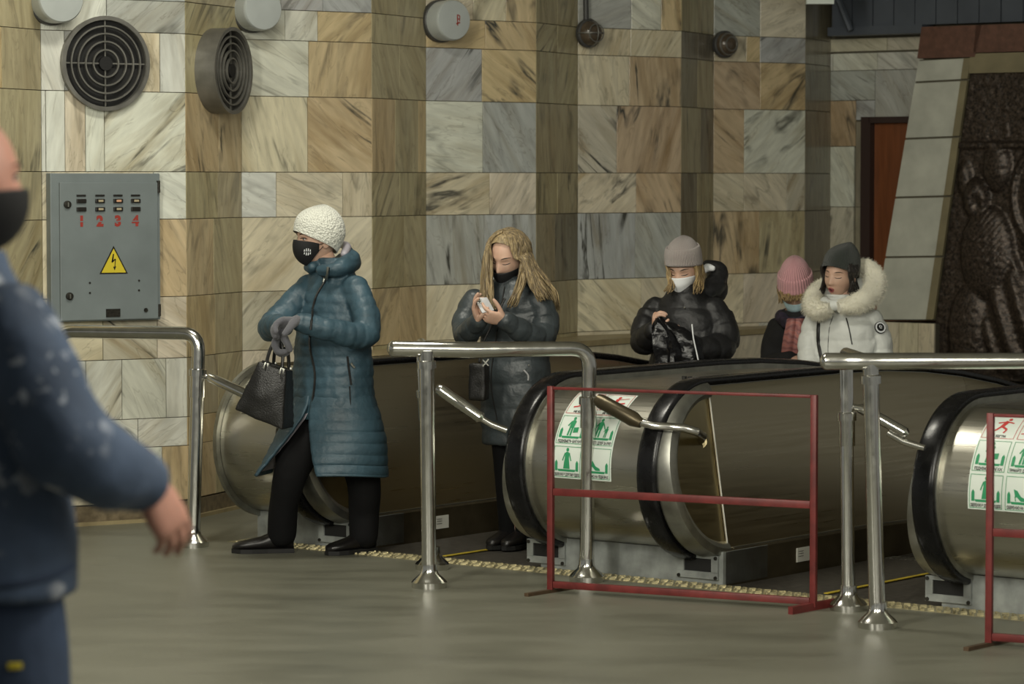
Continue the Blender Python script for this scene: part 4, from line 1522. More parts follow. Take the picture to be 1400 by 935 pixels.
def bulkhead(face, px, py, r, label, cage):
    o, d, nn = face_frame(face)
    c = on_face(face, px, py)
    root = thing('bulkhead_lamp', label, 'lamp', c, math.atan2(d.y, d.x), 'brown bulkhead lamps')
    def lathe(name, prof, m):
        b = MB()
        rings = [[Vector((q * math.cos(2 * math.pi * k / 28), y, q * math.sin(2 * math.pi * k / 28))) for k in range(28)] for q, y in prof]
        b.loft(rings)
        return part(name, b, M[m], root, smooth=40)
    lathe('base', [(r * .5, 0.0), (r * .55, -.03), (r, -.035), (r, -.06), (r * .9, -.065)], 'lampbase')
    lathe('glass', [(r * .88, -.06), (r * .84, -.085), (r * .6, -.115), (r * .3, -.128), (r * .04, -.132)], 'brownglass')
    b = MB()
    if cage:
        for a in (0, math.pi / 2):
            pts = [Vector((r * 1.0 * math.sin(q) * math.cos(a), -.055 - .09 * math.cos(q), r * 1.0 * math.sin(q) * math.sin(a))) for q in [(-90 + 15 * k) * math.pi / 180 for k in range(13)]]
            b.tube(pts, .004, 6)
        ring_ = [Vector((r * .62 * math.cos(2 * math.pi * k / 24), -.126, r * .62 * math.sin(2 * math.pi * k / 24))) for k in range(25)]
        b.tube(ring_, .004, 6, cap=False)
        part('wire_cage', b, M['ventmetal'], root)
        b = MB()
        b.tube([Vector((-.005, -.03, r * .9)), Vector((-.012, -.03, .5))], .016, 10)
        part('conduit', b, M['lampbase'], root)
    else:
        for q in (.78, .5):
            ring_ = [Vector((r * q * math.cos(2 * math.pi * k / 24), -.092 - .03 * (q < .6), r * q * math.sin(2 * math.pi * k / 24))) for k in range(25)]
            b.tube(ring_, .006, 6, cap=False)
        part('glass_rib', b, M['ventmetal'], root)


bulkhead(8, 798, 46, .084, 'brown bulkhead lamp in a wire cage below a conduit', True)
bulkhead(10, 984, 61, .084, 'brown bulkhead lamp with ribbed glass and no cage', False)

# ================================================================== PEOPLE
def knit_mat(name, colr, scale=1.0, rib=True, rough=0.9):
    m = bpy.data.materials.new(name)
    m.use_nodes = True
    nt = m.node_tree
    N, L = nt.nodes.new, nt.links.new
    b = nt.nodes['Principled BSDF']
    b.inputs['Roughness'].default_value = rough
    b.inputs['Sheen Weight'].default_value = 0.25
    uv = N('ShaderNodeUVMap')
    mp = N('ShaderNodeMapping')
    mp.inputs['Scale'].default_value = (70 * scale, 1, 1) if rib else (80 * scale, 30 * scale, 1)
    L(uv.outputs[0], mp.inputs[0])
    if rib:
        w = N('ShaderNodeTexWave'); w.inputs['Scale'].default_value = 0.5; w.inputs['Distortion'].default_value = 0.3
        out = w.outputs['Fac']
    else:
        w = N('ShaderNodeTexVoronoi'); w.inputs['Scale'].default_value = 1.0
        out = w.outputs['Distance']
    L(mp.outputs[0], w.inputs['Vector'])
    bp = N('ShaderNodeBump'); bp.inputs['Strength'].default_value = 0.7 if rib else -0.9; bp.inputs['Distance'].default_value = 0.006
    bp.invert = not rib
    if not rib:
        bp.inputs['Strength'].default_value = 0.9
    L(out, bp.inputs['Height']); L(bp.outputs[0], b.inputs['Normal'])
    mx = N('ShaderNodeMix'); mx.data_type = 'RGBA'
    mx.inputs['A'].default_value = tuple(c * (0.72 if rib else 1.0) for c in colr[:3]) + (1,)
    mx.inputs['B'].default_value = colr if rib else tuple(c * 0.62 for c in colr[:3]) + (1,)
    L(out, mx.inputs['Factor']); L(mx.outputs['Result'], b.inputs['Base Color'])
    return m


def splatter_mat():
    m = mat('paint_stained_denim', (0.062, 0.092, 0.155, 1), 0.8, nscale=7, namt=0.35, bump=0.25, bscale=45)
    nt = m.node_tree
    N, L = nt.nodes.new, nt.links.new
    b = nt.nodes['Principled BSDF']
    src = b.inputs['Base Color'].links[0].from_socket
    tc = N('ShaderNodeTexCoord')
    last = src
    for sc, th, colr, ns in ((13, 0.34, (0.50, 0.52, 0.56, 1), 3.0), (26, 0.36, (0.36, 0.40, 0.48, 1), 4.0), (7, 0.18, (0.16, 0.05, 0.045, 1), 2.0)):
        v = N('ShaderNodeTexVoronoi'); v.inputs['Scale'].default_value = sc
        n = N('ShaderNodeTexNoise'); n.inputs['Scale'].default_value = ns
        ds = N('ShaderNodeTexNoise'); ds.inputs['Scale'].default_value = 30
        L(tc.outputs['Object'], n.inputs['Vector']); L(tc.outputs['Object'], ds.inputs['Vector'])
        mxv = N('ShaderNodeMix'); mxv.data_type = 'VECTOR'; mxv.inputs['Factor'].default_value = 0.06
        L(tc.outputs['Object'], mxv.inputs['A']); L(ds.outputs['Color'], mxv.inputs['B'])
        L(mxv.outputs['Result'], v.inputs['Vector'])
        r = N('ShaderNodeMapRange'); r.inputs[1].default_value, r.inputs[2].default_value = th, th - 0.12
        L(v.outputs['Distance'], r.inputs[0])
        r2 = N('ShaderNodeMapRange'); r2.inputs[1].default_value, r2.inputs[2].default_value = 0.50, 0.60
        L(n.outputs['Fac'], r2.inputs[0])
        ml = N('ShaderNodeMath'); ml.operation = 'MULTIPLY'
        L(r.outputs[0], ml.inputs[0]); L(r2.outputs[0], ml.inputs[1])
        k = N('ShaderNodeMix'); k.data_type = 'RGBA'
        L(ml.outputs[0], k.inputs['Factor']); L(last, k.inputs['A']); k.inputs['B'].default_value = colr
        last = k.outputs['Result']
    L(last, b.inputs['Base Color'])
    return m


def hair_mat(name, c0, c1):
    m = mat(name, c0, 0.42, nscale=22, namt=0.3, stretch=(4, 4, 0.25), dark=c1, bump=0.4, bscale=60, sheen=0.1)
    nt = m.node_tree
    b = nt.nodes['Principled BSDF']
    src = b.inputs['Base Color'].links[0].from_socket
    at_ = nt.nodes.new('ShaderNodeAttribute')
    at_.attribute_name = 'lock_tone'
    k = nt.nodes.new('ShaderNodeMix')
    k.data_type = 'RGBA'
    nt.links.new(at_.outputs['Fac'], k.inputs['Factor'])
    nt.links.new(src, k.inputs['A'])
    k.inputs['B'].default_value = tuple(c * 1.1 for c in c1[:3]) + (1,)
    nt.links.new(k.outputs['Result'], b.inputs['Base Color'])
    return m


def skin_mat(name, c):
    m = mat(name, c, 0.5, nscale=30, namt=0.10)
    b = m.node_tree.nodes['Principled BSDF']
    b.inputs['Subsurface Weight'].default_value = 0.12
    b.inputs['Subsurface Radius'].default_value = (0.012, 0.005, 0.003)
    return m


M['skin'] = skin_mat('skin', (0.60, 0.385, 0.285, 1))
M['skinred'] = skin_mat('ruddy_skin', (0.48, 0.245, 0.185, 1))
M['lip'] = mat('lips', (0.34, 0.085, 0.085, 1), 0.35)
M['mouth'] = mat('mouth_inside', (0.10, 0.018, 0.018, 1), 0.5)
M['brow'] = mat('eyebrow_hair', (0.055, 0.035, 0.022, 1), 0.7)
M['lash'] = mat('eye_dark', (0.018, 0.013, 0.010, 1), 0.4)
M['eyewhite'] = mat('eye_white', (0.55, 0.53, 0.50, 1), 0.25)
M['teal'] = mat('teal_quilted_nylon', (0.036, 0.076, 0.103, 1), 0.5, nscale=12, namt=0.22, bump=0.35, bscale=38)
M['lining'] = mat('pale_lining', (0.36, 0.34, 0.38, 1), 0.35, bump=0.5, bscale=40)
M['slate'] = mat('slate_nylon', (0.042, 0.052, 0.057, 1), 0.42, nscale=10, namt=0.25, bump=0.35, bscale=40)
M['blackcoat'] = mat('black_nylon', (0.0095, 0.0095, 0.0105, 1), 0.5, nscale=10, namt=0.25, bump=0.35, bscale=36)
M['blackwool'] = mat('black_wool', (0.010, 0.010, 0.011, 1), 0.85, bump=0.2, bscale=120)
M['whitecoat'] = mat('pale_grey_nylon', (0.66, 0.68, 0.65, 1), 0.5, nscale=8, namt=0.08, bump=0.35, bscale=40)
M['fur'] = mat('cream_fur', (0.82, 0.79, 0.66, 1), 0.85, nscale=10, namt=0.22, sheen=0.3)
M['trouser'] = mat('black_trousers', (0.0045, 0.0045, 0.005, 1), 0.85, spec=0.2, bump=0.2, bscale=30)
M['boot'] = mat('black_boot_leather', (0.009, 0.008, 0.008, 1), 0.33, bump=0.15, bscale=50)
M['glove'] = mat('grey_knit_gloves', (0.105, 0.105, 0.12, 1), 0.95, bump=0.4, bscale=220, sheen=0.3)
M['leather'] = mat('black_grained_leather', (0.010, 0.0095, 0.009, 1), 0.38, bump=0.25, bscale=160)
M['blackmask'] = mat('black_cloth_mask', (0.007, 0.007, 0.008, 1), 0.75)
M['whitemask'] = mat('white_surgical_mask', (0.80, 0.82, 0.84, 1), 0.75)
M['bluemask'] = mat('pale_blue_surgical_mask', (0.52, 0.72, 0.78, 1), 0.7)
M['plastic'] = mat('thin_black_plastic', (0.006, 0.006, 0.007, 1), 0.22, spec=0.35, bump=0.6, bscale=26)
M['denim'] = splatter_mat()
M['denim2'] = mat('navy_work_trousers', (0.034, 0.055, 0.105, 1), 0.8, nscale=6, namt=0.3, bump=0.2, bscale=40)
M['blond'] = hair_mat('blond_hair', (0.37, 0.275, 0.135, 1), (0.085, 0.058, 0.028, 1))
M['blond2'] = hair_mat('golden_blond_hair', (0.46, 0.33, 0.15, 1), (0.16, 0.105, 0.045, 1))
M['darkhair'] = hair_mat('dark_hair', (0.02, 0.014, 0.01, 1), (0.007, 0.005, 0.004, 1))
M['greyhair'] = hair_mat('cropped_grey_hair', (0.27, 0.24, 0.21, 1), (0.13, 0.11, 0.10, 1))
M['hatwhite'] = knit_mat('white_knit', (0.84, 0.85, 0.76, 1), 1.0, rib=False)
M['hatgrey'] = knit_mat('mauve_grey_knit', (0.44, 0.385, 0.365, 1), 0.6)
M['hatpink'] = knit_mat('pink_ribbed_knit', (0.74, 0.38, 0.41, 1), 0.32)
M['hatgreen'] = knit_mat('charcoal_green_knit', (0.034, 0.042, 0.036, 1), 0.6)
M['phone'] = mat('white_phone_back', (0.42, 0.42, 0.43, 1), 0.3)
M['zip'] = mat('black_zip', (0.008, 0.008, 0.008, 1), 0.4)


def scarf_mat():
    m = bpy.data.materials.new('paisley_scarf')
    m.use_nodes = True
    nt = m.node_tree
    N, L = nt.nodes.new, nt.links.new
    b = nt.nodes['Principled BSDF']
    b.inputs['Roughness'].default_value = 0.6
    tc = N('ShaderNodeTexCoord')
    w = N('ShaderNodeTexWave'); w.wave_type = 'RINGS'; w.inputs['Scale'].default_value = 9; w.inputs['Distortion'].default_value = 9; w.inputs['Detail'].default_value = 2
    L(tc.outputs['Object'], w.inputs['Vector'])
    cr = N('ShaderNodeValToRGB')
    els = cr.color_ramp.elements
    els[0].position, els[0].color = 0.0, (0.50, 0.18, 0.15, 1)
    els[1].position, els[1].color = 1.0, (0.085, 0.030, 0.050, 1)
    for p, c in ((0.35, (0.58, 0.27, 0.22, 1)), (0.55, (0.13, 0.13, 0.16, 1)), (0.75, (0.50, 0.20, 0.17, 1))):
        e = els.new(p); e.color = c
    L(w.outputs['Fac'], cr.inputs[0])
    sp = N('ShaderNodeSeparateXYZ'); L(tc.outputs['Object'], sp.inputs[0])
    n = N('ShaderNodeTexNoise'); n.inputs['Scale'].default_value = 14
    L(tc.outputs['Object'], n.inputs['Vector'])
    mx = N('ShaderNodeMix'); mx.data_type = 'RGBA'; mx.inputs['Factor'].default_value = 0.35
    L(cr.outputs[0], mx.inputs['A']); mx.inputs['B'].default_value = (0.34, 0.13, 0.12, 1)
    L(n.outputs['Fac'], mx.inputs['Factor'])
    L(mx.outputs['Result'], b.inputs['Base Color'])
    return m


M['scarf'] = scarf_mat()
M['scarfdark'] = mat('dark_scarf', (0.035, 0.025, 0.05, 1), 0.7, nscale=24, namt=0.6)


# ---- surface tools
def fuse(mb, voxel, smooth=2):
    """one continuous skin around overlapping closed pieces"""
    me = mb.mesh('fuse')
    ob = bpy.data.objects.new('fuse', me)
    col.objects.link(ob)
    r = ob.modifiers.new('r', 'REMESH')
    r.mode = 'VOXEL'
    r.voxel_size = voxel
    if smooth:
        s = ob.modifiers.new('s', 'SMOOTH')
        s.iterations = smooth
        s.factor = 0.5
    dg = bpy.context.evaluated_depsgraph_get()
    out = bpy.data.meshes.new_from_object(ob.evaluated_get(dg))
    bpy.data.objects.remove(ob)
    bpy.data.meshes.remove(me)
    out.materials.clear()
    return out


def displace(me, fn):
    nr = [v.normal.copy() for v in me.vertices]
    for v, n_ in zip(me.vertices, nr):
        d = fn(v.co, n_)
        if d:
            v.co = v.co + n_ * d


def shift(me, off):
    me.transform(Matrix.Translation(-off))
    return me


def put(name, me, m, root, smooth=180):
    me.name = name
    shift(me, origin_of(root))
    return link(name, me, M[m], root, smooth=smooth)


def mb_add_mesh(mb, me):
    b0 = len(mb.v)
    mb.v += [v.co.copy() for v in me.vertices]
    mb.f += [tuple(i + b0 for i in p.vertices) for p in me.polygons]


def ell_ring(c, La, Fo, a, b, n=28, power=1.0):
    out = []
    for k in range(n):
        t = 2 * math.pi * k / n
        cs, sn = math.cos(t), math.sin(t)
        out.append(Vector(c) + La * (math.copysign(abs(cs) ** power, cs) * a) + Fo * (math.copysign(abs(sn) ** power, sn) * b))
    return out


def catmull(pts, sub=6):
    pts = [Vector(p) for p in pts]
    P = [pts[0] * 2 - pts[1]] + pts + [pts[-1] * 2 - pts[-2]]
    out = []
    for i in range(1, len(P) - 2):
        p0, p1, p2, p3 = P[i - 1], P[i], P[i + 1], P[i + 2]
        for k in range(sub):
            t = k / sub
            out.append(0.5 * ((2 * p1) + (p2 - p0) * t + (2 * p0 - 5 * p1 + 4 * p2 - p3) * t * t + (3 * p1 - p0 - 3 * p2 + p3) * t ** 3))
    out.append(pts[-1])
    return out


def lerp_list(vals, sub=6):
    out = []
    for a, b in zip(vals[:-1], vals[1:]):
        out += [a + (b - a) * k / sub for k in range(sub)]
    return out + [vals[-1]]


def limb(mb, pts, rads, n=16, sub=5):
    """tapered limb with rounded ends"""
    P, Rr = catmull(pts, sub), lerp_list(rads, sub)
    d0, d1 = (P[0] - P[1]).normalized(), (P[-1] - P[-2]).normalized()
    P = [P[0] + d0 * Rr[0] * .7, P[0] + d0 * Rr[0] * .4] + P + [P[-1] + d1 * Rr[-1] * .4, P[-1] + d1 * Rr[-1] * .7]
    Rr = [Rr[0] * .4, Rr[0] * .85] + Rr + [Rr[-1] * .85, Rr[-1] * .4]
    mb.tube(P, Rr, n)
    return mb


# ---- head
def g2(x, s):
    return math.exp(-(x / s) ** 2)


def head_pt(az, el, off=0.0, smooth=False):
    d = Vector((math.sin(az) * math.cos(el), -math.cos(az) * math.cos(el), math.sin(el)))
    p = Vector((d.x * .073, d.y * (.094 if d.y < 0 else .100), d.z * (.113 if d.z > 0 else .118)))
    k = max(0, -p.z / .118)
    p.x *= 1 - .28 * k ** 1.6
    if p.y < 0:
        p.y *= 1 + .04 * k - .10 * k ** 3
        p.y -= .006 * k
    else:
        p.y *= 1 - .42 * k
    if not smooth and d.y < -.25:
        x, z = p.x, p.z
        fy = 0.0
        t = min(1, max(0, (.016 - z) / .052))
        fall = 1 if z > -.036 else max(0, 1 - (-.036 - z) / .010)
        fy += .025 * (t ** 1.1) * fall * g2(x, .009 + .006 * t)
        for sg in (-1, 1):
            fy -= .0095 * g2(x - sg * .031, .017) * g2(z - .006, .011)
            fy += .004 * g2(x - sg * .030, .02) * g2(z - .026, .008)
            fy += .005 * g2(x - sg * .042, .02) * g2(z + .030, .02)
        fy += .0075 * g2(x, .020) * (g2(z + .058, .006) + 1.0 * g2(z + .070, .006))
        fy -= .003 * g2(x, .022) * g2(z + .0635, .003)
        fy += .007 * g2(x, .018) * g2(z + .100, .012)
        p.y -= fy
    return p + d * off


def head_mesh(mb, hm, sc=1.0, mouth_open=0.0):
    n, m = 64, 56
    rings = []
    for i in range(1, m):
        el = -math.pi / 2 + math.pi * i / m
        rings.append([hm @ (head_pt(2 * math.pi * k / n, el) * sc) for k in range(n)])
    b0 = len(mb.v)
    mb.loft(rings)
    for sg in (-1, 1):       # ears
        c = Vector((sg * .074, .010, -.012)) * sc
        rot = Matrix.Rotation(sg * R(-20), 3, 'Z')
        mb.sphere(hm @ c, (.008 * sc, .020 * sc, .032 * sc), 12, 8, hm.to_3x3() @ rot)
    return mb


def head_matrix(c, yaw, pitch, roll=0):
    return Matrix.Translation(c) @ Matrix.Rotation(R(yaw), 4, 'Z') @ Matrix.Rotation(R(pitch), 4, 'X') @ Matrix.Rotation(R(roll), 4, 'Y')


def grid_part(name, fn, nu, nv, m, root, closed_u=False, thick=0.0, uv=True, smooth=180):
    vs, fs, uvs = [], [], []
    for j in range(nv + 1):
        for i in range(nu + 1):
            vs.append(fn(i / nu, j / nv))
            uvs.append((i / nu, j / nv))
    w = nu + 1
    for j in range(nv):
        for i in range(nu):
            fs.append((j * w + i, j * w + i + 1, (j + 1) * w + i + 1, (j + 1) * w + i))
    me = bpy.data.meshes.new(name)
    off = origin_of(root)
    me.from_pydata([tuple(v - off) for v in vs], [], fs)
    ul = me.uv_layers.new(name='UVMap')
    for lp in me.loops:
        ul.data[lp.index].uv = uvs[lp.vertex_index]
    o = link(name, me, M[m], root, smooth=smooth)
    if thick:
        sm = o.modifiers.new('thickness', 'SOLIDIFY')
        sm.thickness = thick
        sm.offset = -1
    return o


def hat(root, hm, sc, m, rim_f, rim_b, tall=.03, lean=0.0, off=.012, cuff=0.0, name='knit_hat', slump=0.0, box=0.0):
    def base(u, v, extra=0.0):
        az = 2 * math.pi * u + math.pi
        rim = rim_f + (rim_b - rim_f) * (0.5 - 0.5 * math.cos(az))
        el = R(rim + (90 - rim) * v)
        p = head_pt(az, el, off + extra + .006 * math.sin(math.pi * min(1, v * 1.3)), True)
        k = max(0, min(1, (v - .15) / .85))
        p.z += tall * math.sin(k * math.pi / 2)
        bx_ = 1 + box * math.sin(math.pi * min(1, k * 1.1))
        p.x *= bx_
        p.y *= bx_
        p.y += lean * k * k
        p.x += slump * k * k
        return hm @ (p * sc)
    h = grid_part(name, lambda u, v: base(u, v), 96, 32, m, root)
    if cuff:
        def cf(u, v):
            # folded band: out, up, in
            q = v * 1.12 - .06
            vv = max(0.0, min(1.0, q)) * cuff
            ex = .009 * (1 if 0 <= q <= 1 else .2) * (1 - .25 * abs(2 * v - 1) ** 4)
            return base(u, vv - .012 * (v < .03), ex)
        grid_part('cuff', cf, 96, 12, m, h, thick=.002)
    return h


def face_mask(root, hm, sc, m, el_top, el_bot, az_max=70, pleat=0.0, bulge=.020, off=.006):
    def fn(u, v):
        a = (u * 2 - 1)
        az = R(az_max) * a
        side = abs(a) ** 2.2
        e0 = el_bot + (-14 - el_bot) * side * .75
        e1 = el_top + (-16 - el_top) * side * .55
        el = R(e0 + (e1 - e0) * v)
        c = math.cos(az * .9) ** 2
        p = head_pt(az, el, off + bulge * (c ** 1.5) * (.55 + .45 * math.sin(math.pi * min(1, v * 1.0))), True)
        p.y -= pleat * math.sin(v * math.pi * 6) * c
        return hm @ (p * sc)
    f = grid_part('face_mask', fn, 36, 20, m, root, thick=.0015)
    for sg in (-1, 1):
        b = MB()
        for e_ in (-9, -30):
            b.tube([fn(.5 + .5 * sg, .9 if e_ > -20 else .1), hm @ (head_pt(sg * R(84), R((e_ + -10) / 2), .006, True) * sc), hm @ (head_pt(sg * R(97), R(-8), .006, True) * sc)], .0015, 5)
        part('ear_loop', b, M[m], f, world=True)
    return f


def eyes(root, hm, sc, closed=True, brow=True, brow_m='brow', who=(-1, 1)):
    for sg in who:
        def hp(x, z, off=.0):
            # project front face point
            az = math.asin(max(-1, min(1, x / .073 / max(.3, math.sqrt(max(.05, 1 - (z / .115) ** 2))))))
            el = math.asin(max(-1, min(1, z / .115)))
            return hm @ (head_pt(az, el, off) * sc)
        if not closed:
            b = MB()
            c = hp(sg * .031, .006, -.001)
            b.sphere(c, (.0125 * sc, .006 * sc, .0062 * sc), 12, 8, hm.to_3x3())
            e = part('eye', b, M['eyewhite'], root, world=True)
            b = MB()
            b.sphere(hp(sg * .031 - .001, .006, .0035), (.0052 * sc, .003 * sc, .0055 * sc), 10, 6, hm.to_3x3())
            part('iris', b, M['lash'], e, world=True)
        zl = .010 if not closed else .002
        b = MB()
        pts = [hp(sg * (.031 + dx), zl + (.003 if not closed else -.003) * (1 - (dx / .014) ** 2) - .001, .0015 + (.003 if not closed else 0)) for dx in (-.014, -.008, 0, .008, .014, .018)]
        b.tube(pts, [.0008, .0018, .0022, .0022, .0018, .0008], 6)
        part('eyelid_line', b, M['lash'], root, world=True)
        if brow:
            b = MB()
            pts = [hp(sg * (.031 + dx), .026 + .005 * (1 - ((dx - .004) / .02) ** 2), .001) for dx in (-.016, -.008, 0, .008, .017, .022)]
            b.tube(pts, [.0012, .0026, .0028, .0024, .0016, .0006], 6)
            part('eyebrow', b, M[brow_m], root, world=True)


# ---- hands
def hand_mesh(wrist, fwd, palm, side, curls, thumb=(.5, .5), sc=1.0, spread=.04, voxel=.0034, fat=1.0):
    """wrist point, direction of the fingers, direction the palm faces, direction of the thumb side"""
    f = Vector(fwd).normalized()
    p = Vector(palm)
    p = (p - f * p.dot(f)).normalized()
    s = Vector(side)
    s = (s - f * s.dot(f) - p * s.dot(p)).normalized()
    w = Vector(wrist)
    mb = MB()
    rings = []
    for k, (dl, hw, ht) in enumerate([(-.030, .024, .019), (0, .026, .019), (.02, .034, .019), (.05, .041, .018), (.078, .041, .015), (.092, .036, .010)]):
        rings.append([w + f * dl * sc + s * (math.copysign(abs(math.cos(a)) ** .75, math.cos(a)) * hw * sc) + p * (math.sin(a) * ht * sc) for a in [2 * math.pi * q / 16 for q in range(16)]])
    mb.loft(rings)
    lens = (.070, .078, .072, .056)
    xs_ = (.030, .0105, -.0095, -.029)
    for i in range(4):
        base = w + f * (.080 - abs(i - 1) * .004) * sc + s * xs_[i] * sc
        dirv = (f + s * spread * (1.2 - i)).normalized()
        pts = [base - dirv * .02 * sc, base]
        ang = 0
        q = base
        for seg, fr in enumerate((.45, .31, .24)):
            ang += curls[i] * (1.0, 1.15, .8)[seg]
            dd = dirv * math.cos(ang) + p * math.sin(ang)
            q = q + dd * lens[i] * fr * sc
            pts.append(q)
        r0 = (.0092, .0095, .0090, .0080)[i] * sc * fat
        limb(mb, pts, [r0, r0, r0 * .95, r0 * .88, r0 * .78], 10, 3)
    tb = w + f * .022 * sc + s * .026 * sc + p * .006 * sc
    d1 = (f * .62 + s * (.75 - thumb[0] * .5) + p * (.25 + thumb[0] * .7)).normalized()
    d2 = (d1 + f * .25 * thumb[1] - s * .5 * thumb[1] + p * .3 * thumb[1]).normalized()
    d3 = (d2 + f * .1 - s * .4 * thumb[1]).normalized()
    q1 = tb + d1 * .036 * sc
    q2 = q1 + d2 * .030 * sc
    q3 = q2 + d3 * .022 * sc
    limb(mb, [tb - d1 * .012 * sc, tb, q1, q2, q3], [.014 * sc * fat, .014 * sc * fat, .0112 * sc * fat, .0098 * sc * fat, .0078 * sc * fat], 10, 3)
    return fuse(mb, voxel * sc, 2)


def shoe(root, heel, fwd, L_=.25, w=.042, h=.075, shaft=.0, name='boot', m='boot'):
    f = Vector(fwd)
    f.z = 0
    f.normalize()
    s = Vector((-f.y, f.x, 0))
    heel = Vector(heel)
    b = MB()
    rings = []
    for dl, hw, ht in [(-.012, .022, .05), (.0, .032, .085 + shaft), (.05, .036, .090 + shaft), (.085, .038, .082), (.13, .041, .062), (.18, .043, .050), (.22, .038, .042), (.245, .026, .034), (.256, .012, .026)]:
        k = L_ / .256
        c = heel + f * dl * k
        ring = []
        for q in range(16):
            a = 2 * math.pi * q / 16
            x = math.copysign(abs(math.cos(a)) ** .7, math.cos(a)) * hw * w / .042
            z = (math.sin(a) * .5 + .5) ** .8 * ht + .012
            ring.append(c + s * x + Vector((0, 0, z)))
        rings.append(ring)
    b.loft(rings)
    o = part(name, b, M[m], root, world=True, smooth=60)
    b = MB()
    poly = [(-.014, -.03), (.06, -.033), (.10, -.030), (.17, -.043), (.22, -.038), (.258, -.012), (.258, .012), (.22, .040), (.17, .045), (.10, .034), (.06, .033), (-.014, .03)]
    k = L_ / .256
    b.prism([(x * k, y * w / .042) for x, y in poly], lambda x, y, hh: heel + f * x + s * y + Vector((0, 0, hh)), 0.001, .020)
    part('sole', b, M['black'], o, world=True, smooth=0)
    return o


# ---- decals on a finished surface: cast through a point of the photograph
def bvh_of(o):
    off = origin_of(o)
    me = o.data
    return BVHTree.FromPolygons([v.co + off for v in me.vertices], [tuple(p.vertices) for p in me.polygons])


def hit(bv, px, py, off=.003):
    d = ray(px, py).normalized()
    c = Vector((0, 0, CAMZ))
    loc, n_, i, dist = bv.ray_cast(c, d)
    if loc is None:
        loc, n_, i, dist = bv.find_nearest(c + d * 14.2)
    if n_.dot(d) > 0:
        n_ = -n_
    return loc + n_ * off, n_


def surf_tube(name, bv, pts, rad, m, root, off=.002, n=8, sub=4):
    P = [hit(bv, x, y, off)[0] for x, y in catmull2(pts, sub)]
    b = MB()
    b.tube(P, rad, n)
    return part(name, b, M[m], root, world=True)


def catmull2(pts, sub):
    return [(p.x, p.y) for p in catmull([Vector((x, y, 0)) for x, y in pts], sub)]


def disc_on(name, bv, px, py, r, m, root, off=.004, n=24, th=.002):
    p, nn = hit(bv, px, py, off)
    q = nn.to_track_quat('Z', 'Y').to_matrix()
    b = MB()
    b.loft([[p + q @ Vector((r * math.cos(2 * math.pi * k / n), r * math.sin(2 * math.pi * k / n), h)) for k in range(n)] for h in (-th * 2, th)])
    return part(name, b, M[m], root, world=True), p, nn, q


def nearest_on_path(co, path):
    best = (1e9, 0, 0)
    acc = 0
    for a, b in zip(path[:-1], path[1:]):
        d = b - a
        l = d.length
        t = max(0, min(1, (co - a).dot(d) / (l * l)))
        ds = (co - a - d * t).length
        if ds < best[0]:
            best = (ds, acc + t * l, 0)
        acc += l
    return best


def puff_fn(arms, spacing, depth, arm_r, wr=.0035, wscale=14, z_lo=-9, groove=.5, arm_space=None):
    asp = arm_space or spacing
    def fn(co, nrm):
        d = 0
        on_arm = False
        for path in arms:
            ds, al, _ = nearest_on_path(co, path)
            if ds < arm_r and al > .06:
                s = abs(math.sin(math.pi * (al + .01 * noise.noise(co * 9)) / asp))
                d = depth * (s ** groove - .7)
                on_arm = True
                break
        if not on_arm and co.z > z_lo:
            s = abs(math.sin(math.pi * (co.z + .012 * noise.noise(co * 6)) / spacing))
            d = depth * (s ** groove - .7)
        d += wr * noise.noise(co * wscale) + wr * .6 * noise.noise(co * wscale * 2.3)
        return d
    return fn


class Person:
    def __init__(self, label, D, base, yaw, name='person'):
        self.root = thing(name, label, 'person', base)
        self.D = D
        self.yaw = R(yaw)
        self.L = Vector((math.cos(self.yaw), math.sin(self.yaw), 0))
        self.F = Vector((math.sin(self.yaw), -math.cos(self.yaw), 0))

    def P(self, px, py, dd=0.0):
        return at(px, py, self.D + dd)

    def rings(self, spec, n=32):
        """spec: (px, py, dd, half width, half depth)"""
        return [ell_ring(self.P(x, y, dd), self.L, self.F, a, b, n, .88) for x, y, dd, a, b in spec]

    def body(self, head, torso, arms, legs, hands, hm, hsc, skin='skin'):
        """continuous body under the clothes; hands and head are part of it"""
        core = MB()
        core.loft(torso)
        for pts, rads in arms + legs:
            limb(core, pts, rads, 12, 4)
        me = fuse(core, .016, 2)
        mb = MB()
        mb_add_mesh(mb, me)
        head_mesh(mb, hm, hsc)
        nk0 = hm @ Vector((0, .018, -.075))
        nk1 = head
        mb.tube([nk0, nk0.lerp(nk1, .5), nk1], [.050 * hsc, .052 * hsc, .062 * hsc], 18)
        for h in hands:
            mb_add_mesh(mb, h)
        off = origin_of(self.root)
        return link('body', mb.mesh('body', off), M[skin], self.root, smooth=180)


def stand(px, D):
    """height of the moving stairs under a column of the photograph at a distance"""
    r = Vector(((px - 700) / FPX * D, D, 0)) - EO
    t = r.dot(EU)
    return step_z(0, t) + .004

